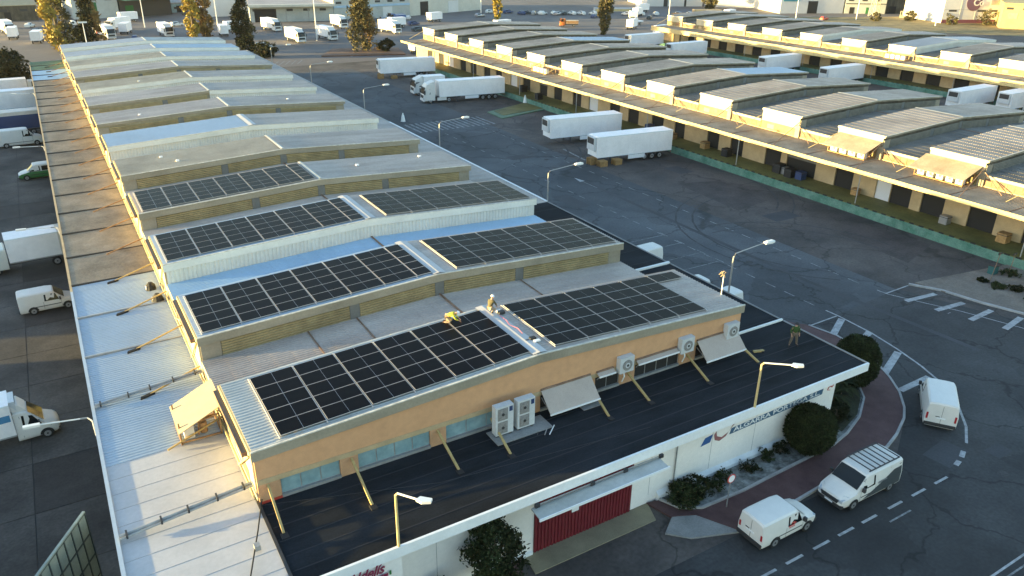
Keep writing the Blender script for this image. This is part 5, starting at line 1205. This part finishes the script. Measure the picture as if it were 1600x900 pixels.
for i, (x, y, s) in enumerate([(306, 157, 4.5), (298, 166, 3.5), (285, 172, 3), (312, 143, 5), (300, 150, 3)]):
    tree('dry_bush', (x, y, 0), ['green yellow bush before the maroon based building', 'low dry bush left of the white mast', 'low dry bush at the left of the verge', 'green bush at the right edge below the yellow building', 'small dry bush right of the white mast'][i], 'bush', 'bushes on the dry verge', 'ball', s, s*1.5, leaf_cy, 900, .35, .1, 30+i)
for i, (x, y, s) in enumerate([(-15, 330, 14), (2, 345, 16), (10, 335, 12)]):
    tree('background_tree', (x, y, 0), ['yellow brown tree behind the gabled shed at the upper left corner', 'dark tree behind the gabled shed', 'tree right of the gabled shed'][i], 'tree', 'trees behind the gabled shed', 'ball', s, s*1.1, leaf_ye if i == 0 else leaf_dk, 2400, .6, .5, 50+i)
# weeds on the dirt corner
for i, (x, y, w2, h_) in enumerate([(67.6, 2.0, 1.6, .35), (68.6, .9, 1.4, .3), (71.5, 3.0, 1.9, .45), (67.9, 3.6, 1.1, .25), (67.2, -1.2, 1.6, .9), (69.5, .2, 1.6, .3)]):
    tree('weed_clump', (x, y, .12), ['green weed mound at the foot of the leaning post', 'flat weed streak right of the leaning post', 'weed mound at the second thin post', 'thin weeds left of the leaning post', 'dark bush cut by the right edge on the dirt corner', 'small weed streak below the dark bush'][i], 'weeds', 'weeds on the dirt corner', 'ball', h_, w2, leaf_dk if i % 2 else leaf_gr, 700, .1, .01, 70+i)
for i, (x, y, dx) in enumerate([(68.2, 3.1, .5), (71.6, 3.2, .15)]):
    r = empty('sign_post', (x, y, .1), 0, ['thin leaning sign post on the dirt corner, taller one', 'thin sign post nearer the green dock'][i], 'sign post', 'sign posts on the dirt corner')
    MB().tube([(0, 0, 0), (dx, 0, 2.9-i*.7)], .035, gutter_m, 6).obj('post', r); MB().box(dx-.35, -.02, 2.75-i*.7, dx+.35, .02, 2.95-i*.7, darkgrey).obj('plate', r)
tag(MB().prism([(-.4, -.3), (.4, -.3), (.4, .3), (-.4, .3)], 0, .8, flat('teal_bin', (.02, .1, .1), .6)).prism([(-.45, -.35), (.45, -.35), (.45, .35), (-.45, .35)], .8, .9, darkgrey).obj('waste_bin', None, (70.6, 4.2, .12)), 'teal waste bin between the two thin posts on the dirt corner', 'bin')
# round traffic sign
r = empty('traffic_sign', (23.6, -7.35, .13), 0, 'round red rimmed traffic sign seen from the side at the planting bed', 'traffic sign')
MB().tube([(0, 0, 0), (0, 0, 2.3)], .035, steel, 7).obj('post', r)
MB().cyl((0, -.04, 2.0), .3, .02, redink, 'y', 20).cyl((0, -.055, 2.0), .23, .012, white_trim, 'y', 20).obj('disc', r)
# white traffic bollards at the zebra crossing
for i, (x, y) in enumerate([(47.3, 92.5), (74.0, 95.8)]):
    zz = .012 if i == 0 else .23
    r = empty('bollard', (x, y, zz), 0, ['pale bell shaped bollard at the left end of the zebra crossing', 'pale bell shaped bollard on the green ramp'][i], 'bollard', 'bell shaped bollards at the zebra crossing')
    MB().tube([(0, 0, 0), (0, 0, .15), (0, 0, .7), (0, 0, 1.1), (0, 0, 1.3)], [.42, .36, .28, .18, .05], ledw, 12).obj('body', r, smooth=True); MB().cyl((0, 0, 1.35), .12, .12, ledw).obj('cap', r)
# tall panelled screen at lower left
sc_ = empty('panel_screen', (-7.15, 3.6, 0), math.atan2(-3.4, -2.0), 'tall greenish panelled screen with dark frames at the lower left edge', 'screen')
fr_m = flat('screen_frame', (.03, .045, .05), .5); pn_m = mat('pale_green_panel', (.19, .23, .21), .45, .15, .8, c2=(.26, .31, .28))
for i in range(7):
    for j in range(4):
        MB().box(i*.62+.04, -.02, j*1.2+.06, i*.62+.58, .02, j*1.2+1.14, pn_m).obj('panel', sc_)
f_ = MB()
for i in range(8): f_.box(i*.62-.03, -.05, 0, i*.62+.035, .05, 4.85, fr_m)
for j in range(5): f_.box(0, -.04, j*1.2-.03, 4.34, .04, j*1.2+.05, fr_m)
f_.beam((0, .02, 4.8), (-.0, -1.3, 0), .06, .06, fr_m); f_.beam((2.4, .02, 4.8), (2.4, -1.6, 0), .06, .06, fr_m); f_.obj('frame', sc_)
MB().box(0, -.06, 4.85, 4.34, .06, 4.93, pn_m).obj('top_rail', sc_)
# manhole covers and square repairs in the asphalt
for i, (x, y, k_) in enumerate([(44.5, 34, 0), (52.2, 18, 0), (55.5, 60, 0), (40.5, -13.6, 0), (52.5, -6.5, 0), (34.5, -14.8, 0), (20.5, -12.9, 0)]):
    MB().cyl((x, y, .012), .36, .01, tyre_m, 'z', 16).obj('manhole_cover', road)
for (x, y, a_, b_) in [(46.5, 40, 2.2, 5.0), (51.0, 62, 3.0, 2.0), (64.0, 25, 4.0, 2.4), (67.5, 45, 2.4, 3.4), (41.8, -12.6, 1.6, 1.0)]:
    MB().box(x, y, 0, x+a_, y+b_, .0143, asphalt_dark, False).obj('asphalt_patch', road)
# goods on the dock
for i, (x, y, m_, s) in enumerate([(77.0, 33.0, navy, 1.0), (76.6, 34.4, black, 1.1), (77.2, 35.7, rim_m, .9), (77.0, 36.6, black, 1.2), (76.9, 46.0, black, 1.1), (77.1, 57.5, rust, .9), (77.0, 101.5, black, 1.2), (75.6, 93.5, black, 1.1), (77.3, 50.8, pallet_m, 1.0), (77.6, 25.2, pallet_m, .8), (77.4, 13.6, rim_m, .9), (77.3, 7.2, pallet_m, 1.0), (77.2, 63.2, navy, 1.1), (77.4, 74.0, black, 1.2)]):
    b = MB(); b.box(-s/2, -s/2, 0, s/2, s/2, s, m_).box(-s/2-.03, -s/2-.03, s*.8, s/2+.03, s/2+.03, s*.86, darkgrey)
    for q in (-.3, .3): b.box(-s/2-.02, q-.04, 0, s/2+.02, q+.04, s, m_)
    tag(b.obj('goods_crate', None, (x, y, 1.1)), ['navy crate at the wide dark dock opening', 'black crate second in the wide dock opening', 'silver crate in the wide dock opening', 'tall black crate at the right of the wide dock opening', 'black crate at the dock door right of the nearest trailer', 'rusty crate on the dock beyond the nearest trailer', 'black crate on the dock behind the parked lorry', 'black bin on the dock by the green ramp', 'timber crate at the door just left of the nearest trailer', 'timber crate by the wall left of the white door', 'silver crate on the dock between the two nearest black doors', 'timber crate on the dock near the right edge', 'navy crate on the dock between the two trailers', 'black crate on the dock beyond the second trailer'][i], 'crate', 'crates on the green dock')

# ------------------------------------------------------------ people
PS = []
def person(label, loc, rz, J, shirt, trous, hat):
    """J: joint positions (metres, z up, facing +x); one skinned body, clothes as children"""
    r = empty('person', loc, rz, label, 'person'); PS.append(r)
    def skinned(name, verts, edges, rads, m_, root=0):
        me = bpy.data.meshes.new(name); me.from_pydata(verts, edges, []); me.materials.append(m_)
        o = link(name, me, r); mod = o.modifiers.new('Skin', 'SKIN')
        for i, v in enumerate(me.skin_vertices[0].data): v.radius = (rads[i], rads[i]); v.use_root = (i == root)
        mod.use_smooth_shade = True; s = o.modifiers.new('Sub', 'SUBSURF'); s.levels = 1; s.render_levels = 1
        dg = bpy.context.evaluated_depsgraph_get(); bpy.context.view_layer.update(); me2 = bpy.data.meshes.new_from_object(o.evaluated_get(bpy.context.evaluated_depsgraph_get()))
        o.modifiers.clear(); o.data = me2
        if not me2.materials: me2.materials.append(m_)
        return o
    names = ['pelvis', 'chest', 'neck', 'head', 'shL', 'elL', 'haL', 'shR', 'elR', 'haR', 'hipL', 'knL', 'anL', 'toL', 'hipR', 'knR', 'anR', 'toR']
    V = [Vector(J[n]) for n in names]; E = [(0,1),(1,2),(2,3),(1,4),(4,5),(5,6),(1,7),(7,8),(8,9),(0,10),(10,11),(11,12),(12,13),(0,14),(14,15),(15,16),(16,17)]
    rad = [.12, .13, .055, .095, .06, .045, .03, .06, .045, .03, .09, .06, .045, .035, .09, .06, .045, .035]
    # five unequal bent fingers per hand
    for hi, ei in ((6, 5), (9, 8)):
        d = (V[hi]-V[ei]).normalized(); sd_ = d.cross(Vector((0, 0, 1))); sd_ = sd_.normalized() if sd_.length > .1 else Vector((0, 1, 0))
        for q, L in zip((-1.5, -.5, .5, 1.5), (.07, .085, .08, .06)):
            k = len(V); b0 = V[hi]+d*.07+sd_*q*.019; V += [b0, b0+d*L*.6+Vector((0, 0, -.02)), b0+d*L*.9+Vector((0, 0, -.05))]; rad += [.009, .009, .008]; E += [(hi, k), (k, k+1), (k+1, k+2)]
        k = len(V); b0 = V[hi]+sd_*.045+d*.02; V += [b0, b0+d*.05+sd_*.01]; rad += [.011, .009]; E += [(hi, k), (k, k+1)]
    skinned('body', V, E, rad, skin_m)
    T = [Vector(J[n]) for n in ('pelvis', 'chest', 'neck', 'shL', 'elL', 'shR', 'elR')]
    T[2] = T[1].lerp(T[2], .6); T[4] = T[3].lerp(Vector(J['haL']), .0)*.0+T[4]; 
    fa = [Vector(J['elL']).lerp(Vector(J['haL']), .75), Vector(J['elR']).lerp(Vector(J['haR']), .75)]
    skinned('shirt', T+fa, [(0,1),(1,2),(1,3),(3,4),(1,5),(5,6),(4,7),(6,8)], [.165, .18, .09, .085, .065, .085, .065, .05, .05], shirt)
    Lg = [Vector(J[n]) for n in ('pelvis', 'hipL', 'knL', 'anL', 'hipR', 'knR', 'anR')]
    skinned('trousers', Lg, [(0,1),(1,2),(2,3),(0,4),(4,5),(5,6)], [.15, .115, .085, .065, .115, .085, .065], trous)
    for s in ('L', 'R'):
        a, b = Vector(J['an'+s]), Vector(J['to'+s]); MB().beam(a-Vector((0, 0, .03)), b, .1, .09, black).obj('shoe', r)
    hp = Vector(J['head']); d = (hp-Vector(J['neck'])).normalized(); fwd = Vector((1, 0, 0)); 
    fc = MB()
    side = d.cross(fwd).normalized() if abs(d.dot(fwd)) < .95 else Vector((0, 1, 0)); fw = side.cross(d)
    for q in (-.035, .035): fc.beam(hp+fw*.092+side*q, hp+fw*.1+side*q, .02, .015, black)
    fc.beam(hp+fw*.09-d*.0, hp+fw*.12-d*.03, .025, .03, skin_m); fc.beam(hp+fw*.088-d*.055-side*.025, hp+fw*.088-d*.055+side*.025, .012, .012, redink)
    for q in (-.1, .1): fc.beam(hp+side*q-d*.03, hp+side*q+d*.03, .03, .02, skin_m)
    fc.obj('face', r)
    h_ = MB(); pts = [hp+d*t for t in (.0, .05, .1, .135, .15)]; h_.tube(pts, [.135, .13, .105, .06, .01], hat, 12); h_.tube([hp+d*.0, hp+d*.015], [.155, .15], hat, 12)
    h_.obj('helmet' if hat is helm else 'hair', r, smooth=True)
    return r
kneel = dict(pelvis=(0, 0, .48), chest=(.36, 0, .66), neck=(.55, 0, .72), head=(.72, 0, .76), shL=(.44, .2, .68), elL=(.56, .27, .42), haL=(.8, .2, .24), shR=(.44, -.2, .68), elR=(.6, -.27, .42), haR=(.86, -.12, .22), hipL=(.0, .11, .44), knL=(.32, .15, .1), anL=(-.1, .15, .08), toL=(-.28, .15, .05), hipR=(0, -.11, .44), knR=(.25, -.15, .1), anR=(-.18, -.15, .08), toR=(-.36, -.15, .05))
person('person in a yellow shirt and white helmet kneeling at the panels', (12.75, 5.75, 8.74), R(-35), kneel, vest_m, beigetr, helm)
crouch = dict(pelvis=(0, 0, .4), chest=(.16, 0, .8), neck=(.24, 0, .98), head=(.3, 0, 1.12), shL=(.2, .21, .86), elL=(.42, .3, .72), haL=(.68, .3, .7), shR=(.2, -.21, .86), elR=(.36, -.26, .6), haR=(.5, -.2, .4), hipL=(.03, .12, .36), knL=(.45, .2, .46), anL=(.2, .17, .1), toL=(.38, .19, .05), hipR=(.03, -.12, .36), knR=(.4, -.2, .2), anR=(.0, -.17, .1), toR=(.12, -.19, .05))
person('person in an olive jacket and white helmet crouching at the ridge', (15.35, 5.3, 8.93), R(20), crouch, olive, beigetr, helm)
PS[0].scale = (.87,)*3; PS[1].scale = (.86,)*3
stand = dict(pelvis=(0, 0, .95), chest=(.02, 0, 1.3), neck=(.03, 0, 1.5), head=(.06, 0, 1.64), shL=(.02, .21, 1.4), elL=(-.02, .3, 1.13), haL=(.06, .3, .88), shR=(.02, -.21, 1.4), elR=(-.02, -.3, 1.13), haR=(.1, -.28, .9), hipL=(0, .12, .88), knL=(.03, .19, .48), anL=(-.02, .26, .1), toL=(.15, .3, .05), hipR=(0, -.12, .88), knR=(.03, -.19, .48), anR=(-.02, -.26, .1), toR=(.15, -.3, .05))
person('person in a green shirt standing on the black roof', (34.2, -1.9, 5.01), R(-110), stand, greenshirt, flat('brown_trousers', (.13, .10, .07), .9), darktr)

# ------------------------------------------------------------ far buildings
def shed(name, label, x0, y0, x1, y1, h, wallm, roofm, rise=1.5, doors=(), band=None, canopy=None, rot=0):
    """shed whose front runs from (x0,y0) to (x1,y1); extends away from the camera"""
    L = math.hypot(x1-x0, y1-y0); r = empty(name, (x0, y0, 0), math.atan2(y1-y0, x1-x0), label, 'building')
    dp = 30
    MB().box(0, 0, 0, L, dp, h, wallm).obj('wall', r)
    if rise: MB().prism([(-.3, h), (dp/2, h+rise), (dp+.3, h), (dp+.3, h+.15), (dp/2, h+rise+.2), (-.3, h+.15)], -.3, L+.3, roofm, 'x').obj('roof', r)
    else: MB().box(-.2, -.2, h, L+.2, dp, h+.4, roofm).obj('roof', r)
    for a, b, zt, m_ in doors: MB().box(a, -.08, .02, b, -.01, zt, m_).obj('door', r)
    if band:
        z0, z1, m_ = band
        MB().box(.0, -.25, z0, L, -.01, z1, m_).obj('fascia', r)
    if canopy:
        z, d, m_ = canopy; MB().box(-.5, -d, z, L+.5, -.02, z+.8, m_).obj('canopy', r)
    nw = int(L/5)
    for i in range(nw):
        a = 1+i*L/nw; wn = MB().box(a, -.05, h-1.9, a+2.2, -.012, h-1.1, darkgrey).obj('window', r)
    return r
wgrey = mat('pale_grey_wall', (.42, .43, .40), .8, .1, .2, fine=2, dirt=.15); wcream = mat('cream_wall', (.55, .52, .44), .8, .1, .2, fine=2, dirt=.12)
gcan = flat('green_canopy', (.12, .30, .20), .7); gdoor = flat('green_door', (.01, .12, .03), .7); wwhite = mat('white_far_wall', (.62, .6, .57), .8, .06, .2, dirt=.1)
maroonb = flat('maroon_base', (.16, .05, .07), .7); yelw = mat('yellow_render', (.42, .33, .15), .85, .1, .4)
shed('gabled_shed', 'weathered gabled shed with a cream gable at the upper left corner', -13, 300, -1, 301, 5, conc_grey, lintel_m, 4, [(2, 4, 3, dark_in)])
shed('warehouse', 'pale warehouse with a green door behind the golden poplar', 10, 299, 25, 300, 8, wgrey, conc_pale, 1, [(3.5, 8, 5.5, gdoor)], (7.3, 8, wwhite))
shed('fuel_canopy_building', 'building with a green canopy at the upper left', 25.5, 300, 44, 306, 7.5, darkgrey, gcan, 0, [(2, 5, 4, gdoor)], None, (6.2, 7, gcan))
shed('low_workshop', 'low workshop with cluttered front behind the far yard', 45, 312, 60, 318, 3.2, glass_bl, conc_pale, 0, [(2, 4, 2.5, dark_in), (8, 10, 2.6, dark_in)])
sw = empty('sawtooth_building', (54, 290, 0), R(-8), 'white sawtooth building right of the rusty poplar', 'building')
for i in range(4): MB().prism([(i*4, 0), (i*4+4, 0), (i*4+4, 7-i*.4), (i*4+.6, 10-i*.4), (i*4, 7-i*.4)], 0, 30, wwhite, 'y').obj('bay', sw)
shed('long_hall', 'long pale hall with a light canopy behind the white trucks', 63.5, 264, 92, 258, 5.5, wgrey, rf_grey, 1.2, [(1.5, 9, 4.4, dark_in), (12.2, 12.6, 4.5, steel), (20, 20.4, 4.5, steel)], None, (5.2, 3, wcream))
shed('long_hall', 'grey hall with blue tinted upper band behind the large conifer', 92.5, 259, 124, 262, 7.5, wgrey, rf_brown, .5, [(10, 14, 4, conc_grey), (20, 24, 4, wwhite)], (4.2, 5.0, rf_blue))
shed('long_hall', 'pale hall with one dark door and one white door at top centre', 124, 263, 164, 277, 9, wcream, rf_brown, .5, [(6.2, 10.6, 5.0, dark_in), (22, 28, 4.5, wwhite)])
shed('white_building', 'sunlit white building left of the wide cypress at the top edge', 243, 262, 268, 252, 8, wwhite, wwhite, 0, [(8, 10, 3, darkgrey), (18, 19, 3, darkgrey)])
shed('white_building', 'blank bright white wall right of the wide cypress at the top edge', 268.5, 251, 300, 219, 10, wwhite, wwhite, 0)
wb = shed('white_building', 'white hall with a teal sign and a dark square door at upper right', 274, 211, 301, 200, 8, wwhite, wwhite, 0, [(12.5, 17, 5.0, dark_in)])
MB().box(1, -.2, 4.9, 8.5, -.06, 6.6, flat('teal_sign', (.03, .25, .3), .6)).obj('sign_board', wb)
shed('porch_building', 'white annex with a dark porch roof right of the teal signed hall', 301.5, 199.5, 316, 190, 7, wgrey, rf_grey, 0, [(2, 4, 2.6, dark_in), (9, 10, 2.6, green_p)], (3.9, 4.2, darkgrey))
shed('dark_workshop', 'dark fronted workshop behind the lattice pylon', 318, 192, 330, 184, 8, conc_grey, darkgrey, 0, [(2, 5, 3, dark_in)])
fe = empty('palisade_fence', (306, 176, 0), R(-35), 'cream palisade fence left of the large white building', 'fence')
for i in range(22): MB().box(i*.75, 0, 0, i*.75+.3, .08, 2.6, end_white).obj('pale', fe)
MB().box(0, -.02, 0, 17, .12, .9, end_white).box(0, .02, 2.5, 17, .1, 2.75, end_white).obj('rail', fe)
co = empty('supermarket_building', (302.2, 155.5, 0), math.atan2(-.43, .9), 'large white building with a purple disc emblem and maroon base at upper right', 'building')
MB().box(0, 0, 0, 25, 27, 14, wwhite).obj('wall', co)
MB().box(-.05, -.12, 0, 25, -.01, 1.3, maroonb).obj('base', co)
for a_, b_ in ((6.9, 7.15), (13.2, 13.35), (18.9, 19.1)): MB().box(a_, -.1, 1.3, b_, -.01, 14 if a_ < 7 else 4.9, wgrey).obj('pilaster', co)
MB().box(0, -.09, 4.9, 25, -.01, 5.05, wgrey).obj('string_course', co)
for a_, b_ in ((2.2, 5.4), (14, 17.6), (20, 23.4)): MB().box(a_, -.06, 4.2, b_, -.01, 4.9, darkgrey).obj('window', co)
purp = flat('purple_emblem', (.13, .06, .10), .6)
MB().cyl((12.0, -.08, 7.6), 3.1, .1, purp, 'y', 32).obj('emblem', co)
cm = text_mesh('Co', 3.4, wwhite, .03, 0, 1, .06); o = link('lettering', cm, co, (11.6, -.2, 6.5)); o.rotation_euler = (R(90), 0, 0)
MB().box(18.9, -.08, 6.8, 25, -.01, 14, rf_grey).obj('grey_panel', co)
MB().cyl((-.05, 18, 8.5), 1.9, .1, flat('pale_yellow_emblem', (.7, .68, .35), .7), 'x', 24).obj('emblem', co)
yb = shed('yellow_building', 'yellow rendered building with square windows at the right edge', 304.8, 134.4, 316, 117, 8.5, yelw, yelw, 0, [])
for a in (2, 7.2): MB().box(a, -.1, 3.5, a+3, -.06, 5.5, lintel_m).obj('window', yb)
tag(sheet('verge', [(262, 200), (300, 182), (330, 176), (330, 95), (300, 100), (235, 170)], .03, dry_grass), kind='structure')
tag(MB().prism([(59, 172), (80, 166), (83, 178), (66, 184)], 0, .3, mat('reddish_soil', (.16, .09, .06), .95, .3, .4, bump=.5)).obj('road_island'), kind='structure')
strip(MB(), [(64.5, 174), (66.5, 169.5)], .5, .012, paint).obj('edge_line', fy)
for i in range(5): strip(MB(), [(44+i*1.5, 163), (47+i*1.5, 169)], .25, .012, paint_worn).obj('bay_line', fy)
def mast(x, y, h_, label, group):
    r = empty('light_mast', (x, y, 0), 0, label, 'light mast', group); MB().tube([(0, 0, 0), (0, 0, h_)], [.2, .1], ledw, 6).obj('pole', r); MB().box(-1, -.2, h_-.1, 1, .2, h_+.25, ledw).obj('lamp_head', r)
for i, (x, y, h_) in enumerate([(68.5, 205, 15), (28.5, 262, 14), (48.6, 246, 11), (290, 150, 14), (262, 192, 12), (281, 178, 12), (60, 262, 16), (206, 205, 10), (7.2, 200, 8), (149, 250, 13)]):
    mast(x, y, h_, ['tall light mast between the white trucks beyond the near hall', 'tall light mast by the green canopy', 'thin light mast right of the rusty poplar', 'slanting white mast before the purple emblem building', 'light mast left of the dark square door', 'light mast right of the dark square door', 'light mast before the sawtooth building', 'light mast right of the tall cypress', 'thin pale mast between golden poplar and conifer', 'mast at the corner of the pale hall top centre'][i], 'light masts in the far yard')
# lattice pylon
py = empty('lattice_pylon', (303, 186, 0), 0, 'pale lattice pylon at the upper right', 'pylon'); pl = MB()
for sx in (-1, 1):
    for sy_ in (-1, 1): pl.beam((sx*1.5, sy_*1.5, 0), (sx*.4, sy_*.4, 16), .22, .22, end_white)
for i in range(8):
    a = 1.5-i*.14; z = i*2.0
    for sx in (-1, 1): pl.beam((sx*a, -a, z), (-sx*a*.9, -a*.9, z+2), .14, .14, end_white); pl.beam((-a, sx*a, z), (-a*.9, -sx*a*.9, z+2), .14, .14, end_white)
pl.obj('lattice', py)

# ------------------------------------------------------------ evening haze
hz = MB().box(-1600, -700, -1.0, 1900, 2600, 34.0, asphalt).obj('haze'); tag(hz, kind='stuff')
hm = bpy.data.materials.new('haze'); hm.use_nodes = True; n = hm.node_tree.nodes; n.clear()
ho = n.new('ShaderNodeOutputMaterial'); hv = n.new('ShaderNodeVolumePrincipled'); hv.inputs['Color'].default_value = (.9, .9, .9, 1); hv.inputs['Density'].default_value = .00004; hv.inputs['Anisotropy'].default_value = .3
hm.node_tree.links.new(hv.outputs[0], ho.inputs['Volume']); hz.data.materials.clear(); hz.data.materials.append(hm)
